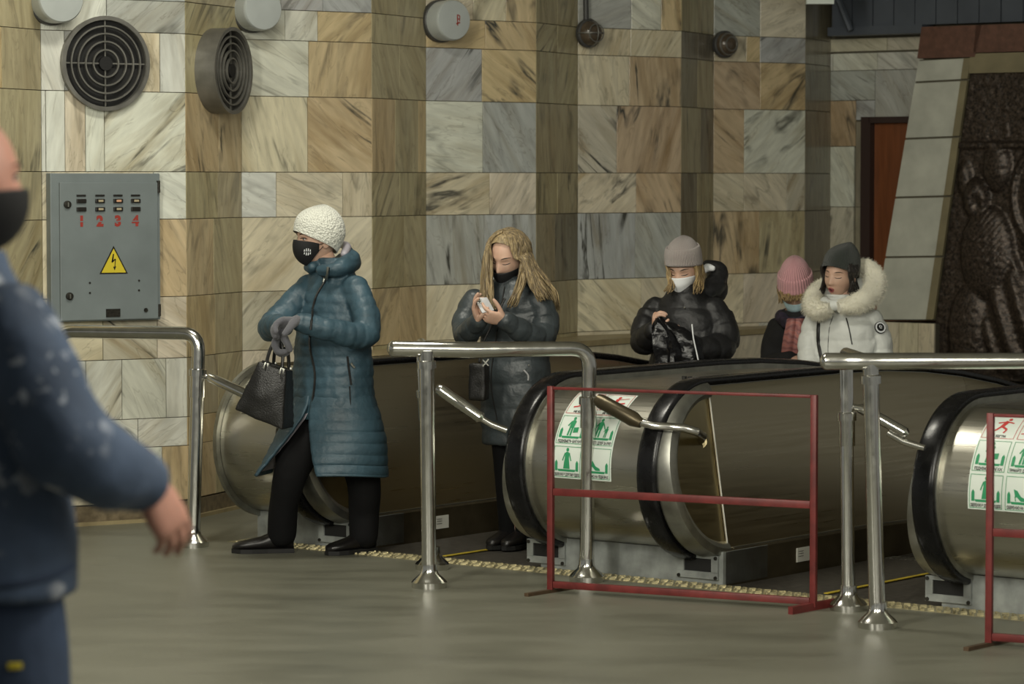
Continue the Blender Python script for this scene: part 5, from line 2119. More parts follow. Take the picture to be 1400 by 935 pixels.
# ------------------------------------------------------------------ woman in the teal coat
def teal_woman():
    D = 14.1
    base = Vector((at(440, 757, D).x, D, 0))
    W = Person('woman in a long teal quilted coat, white knit hat and black mask, walking', D, base, -38)
    P, root = W.P, W.root
    hm = head_matrix(P(434, 326, -.02), -66, 5, 2)
    hs = 1.0
    armL = [P(484, 392, -.10), P(500, 428, -.17), P(498, 458, -.22), P(455, 452, -.32), P(410, 441, -.36)]
    armR = [P(424, 392, .06), P(392, 425, -.02), P(370, 448, -.10), P(377, 446, -.24), P(388, 446, -.32)]
    # hips and legs
    hipL, hipR = P(478, 575, -.02), P(435, 575, .02)
    legR = [hipR, P(400, 640, -.08), P(388, 690, -.04), P(385, 733, 0.0)]
    legL = [hipL, P(496, 650, -.04), P(498, 700, .02), P(497, 736, .0)]
    h1 = hand_mesh(P(410, 441, -.36), (-1, -.25, -.05), (.1, -.6, -1), (0, -1, .3), (.55, .6, .65, .7), (.7, .6), 1.10, fat=1.4)
    h2 = hand_mesh(P(388, 447, -.33), (-.45, -.1, -1), (.9, -.2, -.4), (-.2, -1, .1), (.75, .8, .85, .9), (.8, .7), 1.10, fat=1.4)
    W.body(P(452, 376, .01), W.rings([(452, 560, 0, .14, .10), (455, 480, 0, .14, .10), (457, 400, 0, .14, .085), (455, 378, 0, .06, .05)]),
           [(armL, [.045, .042, .04, .036, .028]), (armR, [.045, .042, .04, .036, .028])],
           [(legR, [.085, .065, .05, .04]), (legL, [.085, .065, .05, .04])], [], hm, hs)
    for h in (h1, h2):
        displace(h, lambda co, n: .0016)
        put('glove', h, 'glove', root)
    # trousers
    for pts in (legR, legL):
        b = MB()
        limb(b, pts, [.10, .082, .070, .066], 18, 5)
        me = fuse(b, .012, 2)
        displace(me, lambda co, n: .006 * noise.noise(Vector((co.x * 12, co.y * 12, co.z * 5))))
        put('trouser_leg', me, 'trouser', root)
    shoe(root, Vector((at(397, 758, D).x, D + .02, 0)), (-1, -.12, 0), .27, .052, shaft=.05)
    shoe(root, Vector((at(507, 756, D).x, D + .05, 0)), (-.78, -.62, 0), .25, .050, shaft=.05)
    # coat: closed bodice with sleeves and hood
    c = MB()
    c.loft(W.rings([(455, 572, 0, .222, .166), (455, 555, 0, .216, .160), (455, 520, 0, .203, .149), (455, 480, 0, .193, .138), (456, 440, 0, .188, .132), (458, 408, 0, .183, .122),
                    (458, 388, .01, .160, .100), (456, 374, .01, .105, .085), (452, 362, .02, .088, .085), (450, 352, .02, .088, .088)]))
    limb(c, armL, [.064, .063, .062, .054, .045], 18, 5)
    limb(c, armR, [.064, .062, .060, .053, .045], 18, 5)
    # hood lying on the back of the neck
    hd = [P(438, 370, -.10), P(458, 368, -.12), P(474, 362, -.06), P(479, 358, .06), P(468, 358, .13)]
    limb(c, hd, [.026, .036, .046, .050, .04], 16, 5)
    limb(c, [P(474, 366, -.05), P(482, 352, .02), P(474, 340, .08)], [.035, .034, .022], 14, 4)
    limb(c, [P(428, 364, -.06), P(424, 366, 0), P(432, 360, .08)], [.025, .03, .035], 12, 4)
    me = fuse(c, .0075, 2)
    arms = [armL, armR]
    displace(me, puff_fn(arms, .048, .0038, .078, .0055, 12, groove=.45))
    coat = put('coat', me, 'teal', root)
    # skirt of the coat: open in front below the zip
    ctr = [(455, 538, .196, .142), (456, 568, .229, .172), (455, 597, .252, .198), (452, 624, .268, .220), (449, 648, .278, .238)]

    def sk(u, v):
        i = min(3, int(v * 4))
        k = v * 4 - i
        a, b_ = ctr[i], ctr[i + 1]
        x, y, aa, bb = [a[q] + (b_[q] - a[q]) * k for q in range(4)]
        gap = R(2 + 24 * max(0, (v - .22) / .78) ** 1.1)
        # angle from the front, round the left side to the back and home
        th = gap + (2 * math.pi - 2 * gap) * u
        cen = P(x, y, 0)
        rr = 1 + .022 * abs(math.sin(math.pi * v * 7.2)) ** .5 + .02 * noise.noise(Vector((th * 1.2, v * 3, 1)))
        p = cen + W.F * (math.cos(th) * bb * rr) + W.L * (math.sin(th) * aa * rr)
        # flap on her right swings forward with the stride
        fl_ = max(0, math.cos((th - 2 * math.pi + .5) / 2 * 1.0)) if u > .6 else 0
        k2 = max(0, (u - .72) / .28) * max(0, (v - .1) / .9)
        p += Vector((-.085, -.07, .015)) * k2
        p.z += .012 * math.sin(th * 2) * v
        if u > .72:
            p.z -= .035 * k2 * (1 - u) * 4 - .0
        return p
    skirt_ = grid_part('coat_skirt', sk, 120, 60, 'teal', root, thick=.012)
    lin = grid_part('lining', lambda u, v: sk(u, v) + (P(450, 600, 0) - sk(u, v)) * .075 - Vector((0, 0, -.012 * v)), 80, 20, 'lining', skirt_)
    bv = bvh_of(coat)
    surf_tube('zip', bv, [(450, 366), (444, 385), (433, 405), (427, 430), (424, 470), (431, 510), (429, 540), (425, 570)], .0055, 'zip', root, .003)
    surf_tube('pocket_zip', bv, [(475, 487), (477, 505), (480, 526)], .005, 'zip', root, .002)
    surf_tube('zip_pull', bv, [(479, 496), (484, 503)], .0055, 'ring', root, .012)
    surf_tube('zip_pull', bv, [(450, 366), (447, 378), (445, 386)], .0055, 'ring', root, .014)
    surf_tube('side_seam', bv, [(478, 528), (479, 548), (480, 572)], .003, 'zip', root, .0)
    # hat, mask, face
    hat(root, hm, hs, 'hatwhite', 20, -34, .018, .036, .023, box=.06)
    fm = face_mask(root, hm, hs, 'blackmask', 2, -62, 78, 0, .026)
    eyes(root, hm, hs, closed=False)
    # small printed crest on the mask
    fo = bvh_of(fm)
    p0, nn = hit(fo, 420, 344, .002)
    q = nn.to_track_quat('Z', 'Y').to_matrix()
    b = MB()
    for x in (-.0135, -.0045, .0045, .0135):
        for z0_, z1_ in ((-.018, -.003), (.002, .017)):
            sq = 1 - (x / .024) ** 2
            b.add([p0 + q @ Vector((x - .0024, z0_ * sq, 0)), p0 + q @ Vector((x + .0024, z0_ * sq, 0)), p0 + q @ Vector((x + .0024 + .001, z1_ * sq, 0)), p0 + q @ Vector((x - .0016 + .001, z1_ * sq, 0))], [(0, 1, 2, 3)])
    part('printed_crest', b, M['whitemask'], fm, world=True, smooth=0)
    # the collar lining peeking out of the hood
    b = MB()
    limb(b, [P(470, 348, -.02), P(474, 338, .04), P(468, 334, .10)], [.016, .022, .018], 12, 4)
    part('hood_lining', b, M['lining'], root, world=True)


def handbag():
    D = 13.74
    root = thing('handbag', 'black leather handbag hanging from the gloved hand of the teal coat', 'handbag', at(358, 590, D))
    tl, tr_, br_, bl = at(353, 494, D), at(391, 507, D - .02), at(386, 588, D - .02), at(320, 560, D + .02)
    dep = Vector((.045, .12, 0))
    # body: rounded slab between front and rear quads
    vs, n = [], 12
    def q(u, v, w):
        a = tl.lerp(tr_, u)
        b_ = bl.lerp(br_, u)
        p = b_.lerp(a, v)
        bul = .018 * math.sin(math.pi * u) * math.sin(math.pi * min(1, v * .9 + .05))
        return p + dep * (w * (1 - .35 * v)) + dep.normalized() * bul * (1 if w > .5 else -1)
    mb = MB()
    rings = []
    for j in range(13):
        v = j / 12
        ring = [q(i / 10, v, 0) for i in range(11)] + [q(1 - i / 10, v, 1) for i in range(11)]
        rings.append(ring)
    mb.loft(rings)
    me = fuse(mb, .006, 3)
    displace(me, lambda co, nn: .004 * noise.noise(co * 16))
    body = put('bag_body', me, 'leather', root)
    bv = bvh_of(body)
    grip = at(381, 463, D + .01)
    for k, (ua, ub, w) in enumerate(((.30, .85, 0.05), (.30, .85, .9))):
        a, c = q(ua, .97, w), q(ub, .97, w)
        m_ = grip + Vector((.012 * k, .03 * k, .012))
        b = MB()
        b.tube(catmull([a - Vector((0, 0, .05)), a, a.lerp(m_, .55) + Vector((-.012, 0, 0)), m_, c.lerp(m_, .55) + Vector((.012, 0, 0)), c, c - Vector((0, 0, .05))], 5), .008, 8)
        part('handle', b, M['leather'], root, world=True)
        for e in (a, c):
            b = MB()
            b.box(e, (.022, .012, .03), Matrix.Rotation(R(20), 3, 'Y'))
            part('buckle', b, M['ring'], root, world=True, bevel=.002)
    b = MB()
    b.tube([q(.0, 1.0, .5) + Vector((0, 0, .0)), q(.5, 1.0, .5), q(1, 1.0, .5)], .004, 6)
    part('zip', b, M['zip'], root, world=True)


# ------------------------------------------------------------------ hair
def locks(root, name, hm, sc, specs, m, rad=.011, seed=1):
    """specs: list of (az, list of world points after the scalp, count, jitter)"""
    rnd = random.Random(seed)
    b = MB()
    tones = []
    for az0, az1, el0, guide, count, jit in specs:
        for k in range(count):
            t = rnd.random()
            az = R(az0 + (az1 - az0) * t)
            pts = []
            for e in (84, 62, 38, 14):
                if e < el0:
                    break
                pts.append(hm @ (head_pt(az * (1 if e < 70 else .6), R(e), {84: .012, 62: .014, 38: .018, 14: .022}[e] + .006 * rnd.random(), True) * sc))
            j = Vector((rnd.uniform(-jit, jit), rnd.uniform(-jit, jit), 0))
            for i, g in enumerate(guide):
                ga, gb = g
                p = ga.lerp(gb, t) + j * (.5 + .5 * i / max(1, len(guide) - 1)) + Vector((rnd.uniform(-.006, .006), rnd.uniform(-.006, .006), rnd.uniform(-.01, .01)))
                pts.append(p)
            pts = catmull(pts, 5)
            pts = pts[:max(6, int(len(pts) * rnd.uniform(.80, 1.0)))]
            ph, wv = rnd.uniform(0, 6.3), rnd.uniform(.002, .006)
            pts = [q + Vector((math.sin(ph + i * .55), math.cos(ph + i * .5), 0)) * wv * min(1, i / 12) for i, q in enumerate(pts)]
            n_ = len(pts)
            tone = rnd.random() ** 1.6 * .75
            tones += [tone] * (n_ * 6)
            rs = [rad * (.5 + .5 * min(1, i / n_ * 4)) * (1 if i < n_ * .6 else 1 - .8 * (i - n_ * .6) / (n_ * .4)) * rnd.uniform(.8, 1.1) for i in range(n_)]
            b.tube(pts, rs, 6)
    o = part(name, b, M[m], root, world=True, smooth=180)
    at_ = o.data.attributes.new('lock_tone', 'FLOAT', 'POINT')
    at_.data.foreach_set('value', tones)
    return o


def hair_cap(root, hm, sc, m, front=40, side=-25, off=.010):
    def fn(u, v):
        az = 2 * math.pi * u + math.pi
        k = .5 - .5 * math.cos(az)
        rim = front + (side - front) * min(1, k * 1.35) ** 1.3
        el = R(rim + (90 - rim) * v)
        return hm @ (head_pt(az, el, off + .004 * noise.noise(Vector((math.cos(az) * 3, math.sin(az) * 3, v * 4))), True) * sc)
    return grid_part('hair_cap', fn, 64, 24, m, root)


# ------------------------------------------------------------------ woman with the phone
def phone_woman():
    D = 14.28
    base = Vector((at(706, 750, D).x, D, 0))
    W = Person('woman with long blond hair and black mask looking down at a phone', D, base, -26)
    P, root = W.P, W.root
    hm = head_matrix(P(695, 350, -.01), -32, 24, 6)
    hs = 1.0
    armR = [P(651, 406, .06), P(636, 436, .02), P(637, 458, -.08), P(646, 448, -.22), P(656, 437, -.30)]
    armL = [P(735, 408, -.08), P(746, 440, -.10), P(738, 462, -.18), P(712, 452, -.28), P(690, 438, -.34)]
    hipL, hipR = P(722, 560, -.03), P(690, 560, .03)
    legL = [hipL, P(722, 620, -.05), P(720, 690, -.02), P(718, 735, 0)]
    legR = [hipR, P(694, 620, 0), P(696, 690, .02), P(697, 735, .03)]
    hR = hand_mesh(P(656, 439, -.30), (-.30, -.35, 1), (.8, -.35, .35), (.1, -1, -.1), (.35, .28, .35, .5), (.8, .5), .95)
    hL = hand_mesh(P(690, 438, -.34), (-1, -.30, .25), (-.1, .9, .9), (.1, -.35, 1), (.42, .42, .45, .5), (.2, .3), .95)
    W.body(P(700, 385, .02), W.rings([(706, 560, 0, .13, .10), (704, 480, 0, .13, .10), (702, 405, 0, .13, .085), (700, 390, 0, .06, .05)]),
           [(armL, [.044, .042, .04, .034, .026]), (armR, [.044, .042, .04, .034, .026])],
           [(legR, [.08, .065, .05, .04]), (legL, [.08, .065, .05, .04])], [hR, hL], hm, hs)
    for pts in (legR, legL):
        b = MB()
        limb(b, pts, [.085, .072, .058, .050], 16, 5)
        put('trouser_leg', fuse(b, .014, 2), 'trouser', root)
    for x, dd in ((724, .06), (704, .09)):
        shoe(root, Vector((at(x, 750, D).x, D + dd, 0.004)), (-.5, -.86, 0), .235)
    c = MB()
    c.loft(W.rings([(706, 606, 0, .158, .140), (706, 570, 0, .168, .148), (706, 530, 0, .168, .142), (705, 490, 0, .160, .130), (703, 450, 0, .165, .128), (701, 418, 0, .168, .118), (700, 400, .01, .15, .10),
                    (699, 388, .01, .10, .085), (698, 381, .01, .072, .072), (697, 377, .01, .066, .066)]))
    limb(c, armL, [.058, .064, .064, .054, .042], 18, 5)
    limb(c, armR, [.054, .057, .057, .050, .040], 18, 5)
    me = fuse(c, .0075, 2)
    displace(me, puff_fn([armL, armR], .11, .0065, .085, .005, 11, groove=.5, arm_space=.085))
    coat = put('coat', me, 'slate', root)
    bv = bvh_of(coat)
    surf_tube('zip', bv, [(690, 392), (682, 440), (674, 490), (672, 530), (680, 575)], .0035, 'zip', root, .001)
    surf_tube('pocket_trim', bv, [(716, 506), (722, 513), (722, 520)], .004, 'phone', root, .003)
    surf_tube('snap', bv, [(722, 499), (723, 500)], .004, 'ring', root, .004)
    face_mask(root, hm, hs, 'blackmask', -15, -74, 80, 0, .024, .008)
    eyes(root, hm, hs, closed=True)
    hair_cap(root, hm, hs, 'blond', 52, -30, .012)
    # long hair: two curtains in front, the mass over her left shoulder
    g = lambda *q: [(P(*a), P(*b_)) for a, b_ in q]
    specs = [
        (-118, -55, 30, g(((664, 352, -.02), (668, 345, -.10)), ((660, 385, -.02), (670, 388, -.14)), ((657, 410, -.05), (674, 418, -.17)), ((660, 428, -.12), (676, 424, -.18))), 80, .010),
        (54, 84, 14, g(((717, 356, -.13), (722, 354, -.09)), ((724, 384, -.18), (735, 380, -.14)), ((734, 405, -.20), (748, 398, -.16)), ((740, 412, -.19), (757, 412, -.15))), 120, .010),
        (70, 150, 14, g(((725, 352, -.07), (722, 350, .07)), ((738, 374, -.08), (740, 374, .08)), ((756, 400, -.08), (757, 402, .04)), ((762, 424, -.07), (764, 432, .0))), 130, .012),
        (62, 92, 14, g(((714, 360, -.12), (720, 358, -.08)), ((708, 388, -.17), (718, 388, -.17)), ((697, 412, -.19), (705, 414, -.19)), ((692, 420, -.19), (697, 422, -.19))), 40, .008),
        (150, 230, 14, g(((706, 350, .10), (690, 350, .10)), ((716, 380, .12), (690, 380, .12)), ((720, 410, .13), (690, 410, .13))), 40, .01),
    ]
    locks(root, 'hair', hm, hs, specs, 'blond', .0070, 3)
    # shoulder bag strap and bag are her own small crossbody
    return W


def crossbody():
    D = 13.98
    root = thing('crossbody_bag', 'small black crossbody bag on the hip of the woman with the phone', 'bag', at(655, 548, D))
    c = at(655, 522, D)
    mb = MB()
    mb.box(c, (.085, .06, .17), Matrix.Rotation(R(-24), 3, 'Z'))
    me = fuse(mb, .008, 4)
    displace(me, lambda co, n: .004 * noise.noise(co * 20))
    put('bag_body', me, 'leather', root)
    b = MB()
    b.tube(catmull([at(655, 495, D), at(660, 470, 14.02), at(672, 445, 14.06), at(690, 408, 14.10)], 5), .006, 6)
    part('strap', b, M['leather'], root, world=True)
    b = MB()
    for p, q_ in (((660, 492), (668, 500)), ((668, 491), (660, 501))):
        b.tube([at(*p, 13.93), at(*q_, 13.93)], .004, 6)
    part('charm', b, M['ring'], root, world=True)


def phone():
    c = [at(648, 407, 13.93), at(666, 406, 13.93), at(676, 424, 13.90), at(659, 428, 13.90)]
    root = thing('smartphone', 'white smartphone held in the hands of the blond woman', 'phone', (c[2] + c[3]) / 2)
    nrm = (c[1] - c[0]).cross(c[3] - c[0]).normalized()
    if nrm.y > 0:
        nrm = -nrm
    b = MB()
    b.add([p + nrm * h for h in (0, -.008) for p in c], [(0, 1, 2, 3), (7, 6, 5, 4), (0, 4, 5, 1), (1, 5, 6, 2), (2, 6, 7, 3), (3, 7, 4, 0)])
    part('phone_shell', b, M['phone'], root, world=True, bevel=.003)
    b = MB()
    ux, uy = (c[1] - c[0]).normalized(), (c[3] - c[0]).normalized()
    q_ = Matrix((ux, uy, nrm)).transposed()
    o = c[0] + ux * .014 + uy * .018
    b.box(o + nrm * .002, (.018, .026, .004), q_)
    cb_ = part('camera_bump', b, M['ring'], root, world=True, bevel=.001)
    b = MB()
    for dy in (-.007, .007):
        b.tube([o + uy * dy + nrm * .003, o + uy * dy + nrm * .006], .005, 10)
    part('lens', b, M['black'], cb_, world=True)
    b = MB()
    b.add([p.lerp((c[0] + c[2]) / 2, .06) - nrm * .0085 for p in c], [(3, 2, 1, 0)])
    part('screen', b, M['black'], root, world=True, smooth=0)


# ------------------------------------------------------------------ woman in the black jacket
def black_woman():
    D = 15.36
    sz = stand(938, 15.36)
    base = Vector((at(938, 500, D).x, D, sz))
    W = Person('woman in a black padded jacket, grey knit hat and white surgical mask', D, base, -24)
    P, root = W.P, W.root
    hm = head_matrix(P(935, 368, -.01), -24, 20, 0)
    hs = .97
    armR = [P(900, 422, .05), P(884, 445, .0), P(881, 466, -.08), P(888, 458, -.20), P(895, 450, -.27)]
    armL = [P(972, 424, -.04), P(988, 450, -.06), P(984, 474, -.12), P(962, 478, -.22), P(938, 470, -.28)]
    fz = lambda x, dd: Vector((at(x, 500, D).x, D + dd, sz + .01))
    hipL, hipR = P(955, 545, -.02), P(925, 545, .02)
    legL = [hipL, hipL.lerp(fz(953, 0), .5), fz(953, 0) + Vector((0, 0, .08))]
    legR = [hipR, hipR.lerp(fz(925, .03), .5), fz(925, .03) + Vector((0, 0, .08))]
    hR = hand_mesh(P(897, 452, -.27), (-.1, -.4, 1), (.9, -.2, .2), (.2, -1, 0), (.7, .75, .8, .85), (.8, .6), .95)
    hL = hand_mesh(P(938, 470, -.28), (-1, -.3, .3), (.1, .3, 1), (0, -.8, .5), (.7, .75, .8, .85), (.6, .6), .95)
    W.body(P(938, 398, .02), W.rings([(940, 545, 0, .14, .10), (940, 480, 0, .14, .10), (938, 420, 0, .14, .085), (938, 402, 0, .06, .05)]),
           [(armL, [.044, .042, .04, .034, .026]), (armR, [.044, .042, .04, .034, .026])],
           [(legR, [.08, .06, .04]), (legL, [.08, .06, .04])], [hR, hL], hm, hs)
    for pts in (legR, legL):
        b = MB()
        limb(b, pts, [.088, .068, .05], 16, 5)
        put('trouser_leg', fuse(b, .014, 2), 'trouser', root)
    for x, dd in ((957, .06), (929, .09)):
        shoe(root, Vector((at(x, 500, D).x, D + dd, sz + .002)), (-.5, -.86, 0), .235)
    c = MB()
    c.loft(W.rings([(940, 560, 0, .185, .155), (940, 520, 0, .19, .158), (940, 485, 0, .19, .155), (939, 455, 0, .185, .145), (938, 430, 0, .175, .130), (938, 414, .01, .15, .11), (938, 402, .01, .10, .09),
                    (937, 393, .0, .085, .085), (936, 386, 0, .080, .080)]))
    limb(c, armL, [.078, .084, .080, .066, .050], 18, 5)
    limb(c, armR, [.070, .074, .070, .060, .048], 18, 5)
    # hood thrown back, standing up behind her left shoulder
    limb(c, [P(962, 398, .02), P(978, 388, .10), P(980, 370, .14), P(966, 362, .16)], [.05, .058, .050, .030], 16, 5)
    limb(c, [P(948, 404, .10), P(975, 402, .12), P(985, 385, .12)], [.05, .06, .045], 14, 4)
    me = fuse(c, .008, 2)
    displace(me, puff_fn([armL, armR], .12, .009, .09, .006, 10, groove=.55, arm_space=.10))
    coat = put('padded_jacket', me, 'blackcoat', root)
    bv = bvh_of(coat)
    surf_tube('snap', bv, [(936, 421), (937, 422)], .005, 'ring', root, .004)
    b = MB()
    limb(b, [P(961, 372, .06), P(967, 366, .08), P(975, 367, .07)], [.012, .022, .014], 12, 4)
    part('hood_lining', b, M['whitemask'], root, world=True)
    hat(root, hm, hs, 'hatgrey', 24, -4, .050, .014, .016, cuff=.44, slump=.012, box=.13)
    face_mask(root, hm, hs, 'whitemask', -2, -66, 74, .0012, .028)
    eyes(root, hm, hs, closed=True)
    g = lambda *q: [(P(*a), P(*b_)) for a, b_ in q]
    specs = [(-100, -62, 20, g(((916, 378, -.04), (914, 374, -.06)), ((914, 390, -.08), (920, 392, -.12)), ((906, 402, -.12), (918, 403, -.14))), 34, .007),
             (60, 110, 20, g(((953, 374, -.08), (960, 372, .02)), ((951, 392, -.13), (962, 388, -.04)), ((948, 408, -.15), (960, 400, -.10))), 60, .008)]
    locks(root, 'hair', hm, hs, specs, 'blond2', .0065, 5)
    return W


def plastic_bag():
    D = 15.02
    root = thing('plastic_bag', 'crumpled shiny black plastic bag held by the woman in the black jacket', 'bag', at(925, 520, D))
    mb = MB()
    rings = []
    spec = [(900, 436, .014, .02), (908, 446, .05, .03), (918, 456, .085, .05), (924, 472, .10, .06), (926, 490, .105, .065), (926, 515, .11, .065), (926, 528, .08, .05)]
    n_ = 40
    for k, (x, y, a, b_) in enumerate(spec):
        c = at(x, y, D)
        ring = []
        for q in range(n_):
            t = 2 * math.pi * q / n_
            f = 1 + (.20 * math.sin(t * 7 + k * .4) + .14 * noise.noise(Vector((math.cos(t) * 3, math.sin(t) * 3, k * .6)))) * (1 if k else 0)
            ring.append(c + Vector((a * math.cos(t) * f, b_ * math.sin(t) * f, .012 * math.sin(3 * t + k))))
        rings.append(ring)
    big = []
    for r0, r1 in zip(rings[:-1], rings[1:]):
        for s in range(4):
            big.append([p.lerp(q, s / 4) for p, q in zip(r0, r1)])
    big.append(rings[-1])
    mb.loft(big)
    me = mb.mesh('bag_body')
    displace(me, lambda co, nn: .009 * noise.noise(co * 24) + .006 * noise.noise(Vector((co.x * 50, co.y * 50, co.z * 9))))
    put('bag_body', me, 'plastic', root, smooth=35)
    b = MB()
    b.tube([at(946, 443, D - .08), at(948, 462, D - .085), at(955, 494, D - .085)], .0035, 6)
    part('white_cord', b, M['whitemask'], root, world=True)


# ------------------------------------------------------------------ girl in the pink hat, woman in the white jacket
def pink_person():
    D = 16.55
    s_, t_ = -1.3, 3.2
    sz = stand(1082, 16.55)
    base = Vector((at(1082, 500, D).x, D, sz))
    W = Person('person in a pink ribbed hat, pale blue mask and patterned scarf', D, base, -18)
    P, root = W.P, W.root
    hm = head_matrix(P(1088, 398, 0), -12, 30, 0)
    hs = .96
    armR = [P(1064, 446, .03), P(1056, 470, .0), P(1054, 496, -.06), P(1066, 494, -.16), P(1080, 490, -.22)]
    armL = [P(1106, 446, -.02), P(1114, 472, -.02), P(1114, 500, -.06), P(1104, 498, -.16), P(1092, 494, -.22)]
    ft = lambda x: Vector((at(x, 500, D).x, D + .03, sz + .09))
    legL, legR = [P(1096, 560), P(1096, 560).lerp(ft(1096), .5), ft(1096)], [P(1072, 560), P(1072, 560).lerp(ft(1072), .5), ft(1072)]
    hR = hand_mesh(P(1078, 491, -.22), (.9, -.4, .05), (.1, .3, -1), (.2, -1, 0), (.5, .55, .6, .65), (.6, .5), .92)
    W.body(P(1087, 428, .03), W.rings([(1085, 560, 0, .13, .10), (1085, 500, 0, .13, .10), (1085, 445, 0, .13, .085), (1086, 432, 0, .06, .05)]),
           [(armL, [.04, .04, .038, .032, .026]), (armR, [.04, .04, .038, .032, .026])], [(legR, [.08, .06, .04]), (legL, [.08, .06, .04])], [hR], hm, hs)
    for pts in (legR, legL):
        b = MB()
        limb(b, pts, [.085, .066, .05], 14, 4)
        put('trouser_leg', fuse(b, .015, 2), 'trouser', root)
    for x in (1100, 1076):
        shoe(root, Vector((at(x, 500, D).x, D + .06, sz)), (-.4, -.9, 0), .23)
    c = MB()
    c.loft(W.rings([(1084, 590, 0, .175, .14), (1084, 540, 0, .165, .135), (1084, 495, 0, .16, .13), (1084, 460, 0, .155, .12), (1085, 443, .01, .13, .10), (1086, 432, .01, .085, .08), (1086, 424, .01, .07, .07)]))
    limb(c, armR, [.062, .060, .056, .050, .042], 16, 4)
    limb(c, armL, [.062, .060, .056, .050, .042], 16, 4)
    me = fuse(c, .010, 2)
    displace(me, lambda co, n: .006 * noise.noise(co * 12))
    put('coat', me, 'blackwool', root)
    # scarf: wrapped collar and a hanging end
    b = MB()
    ring = [P(1070, 436, -.06), P(1078, 442, -.12), P(1092, 442, -.14), (P(1104, 436, -.08)), P(1104, 430, .06), P(1084, 428, .10), P(1068, 432, .04), P(1070, 436, -.06)]
    b.tube(catmull(ring, 5), .034, 14)
    b.tube(catmull(ring, 5), .026, 10)
    me = fuse(b, .007, 2)
    displace(me, lambda co, n: .006 * noise.noise(co * 25))
    sc_ = put('scarf_wrap', me, 'scarfdark', root)
    def tail(u, v):
        w = (11 + 9 * v ** .8)
        x = 1087 + 1.5 * v + (u - .5) * 2 * w
        y = 436 + 56 * v
        p = P(x, y, -.165 - .02 * math.sin(math.pi * u) - .03 * math.sin(v * 3))
        p.y += .008 * math.sin(u * 14 + v * 3)
        return p
    grid_part('scarf_tail', tail, 24, 30, 'scarf', root, thick=.008)
    hat(root, hm, hs, 'hatpink', 18, 0, .085, .010, .024, cuff=.34, box=.09)
    face_mask(root, hm, hs, 'bluemask', -8, -64, 72, .0015, .026)
    g = lambda *q: [(P(*a), P(*b_)) for a, b_ in q]
    locks(root, 'fringe', hm, hs, [(-70, 70, 14, g(((1070, 403, -.09), (1106, 403, -.09)), ((1071, 408, -.118), (1106, 408, -.118)), ((1072, 413, -.124), (1105, 413, -.124))), 80, .003)], 'blond2', .006, 9)
    locks(root, 'hair', hm, hs, [(-120, -70, 14, g(((1068, 404, -.03), (1066, 404, .02)), ((1070, 418, -.05), (1066, 418, .0))), 30, .006)], 'blond2', .008, 10)


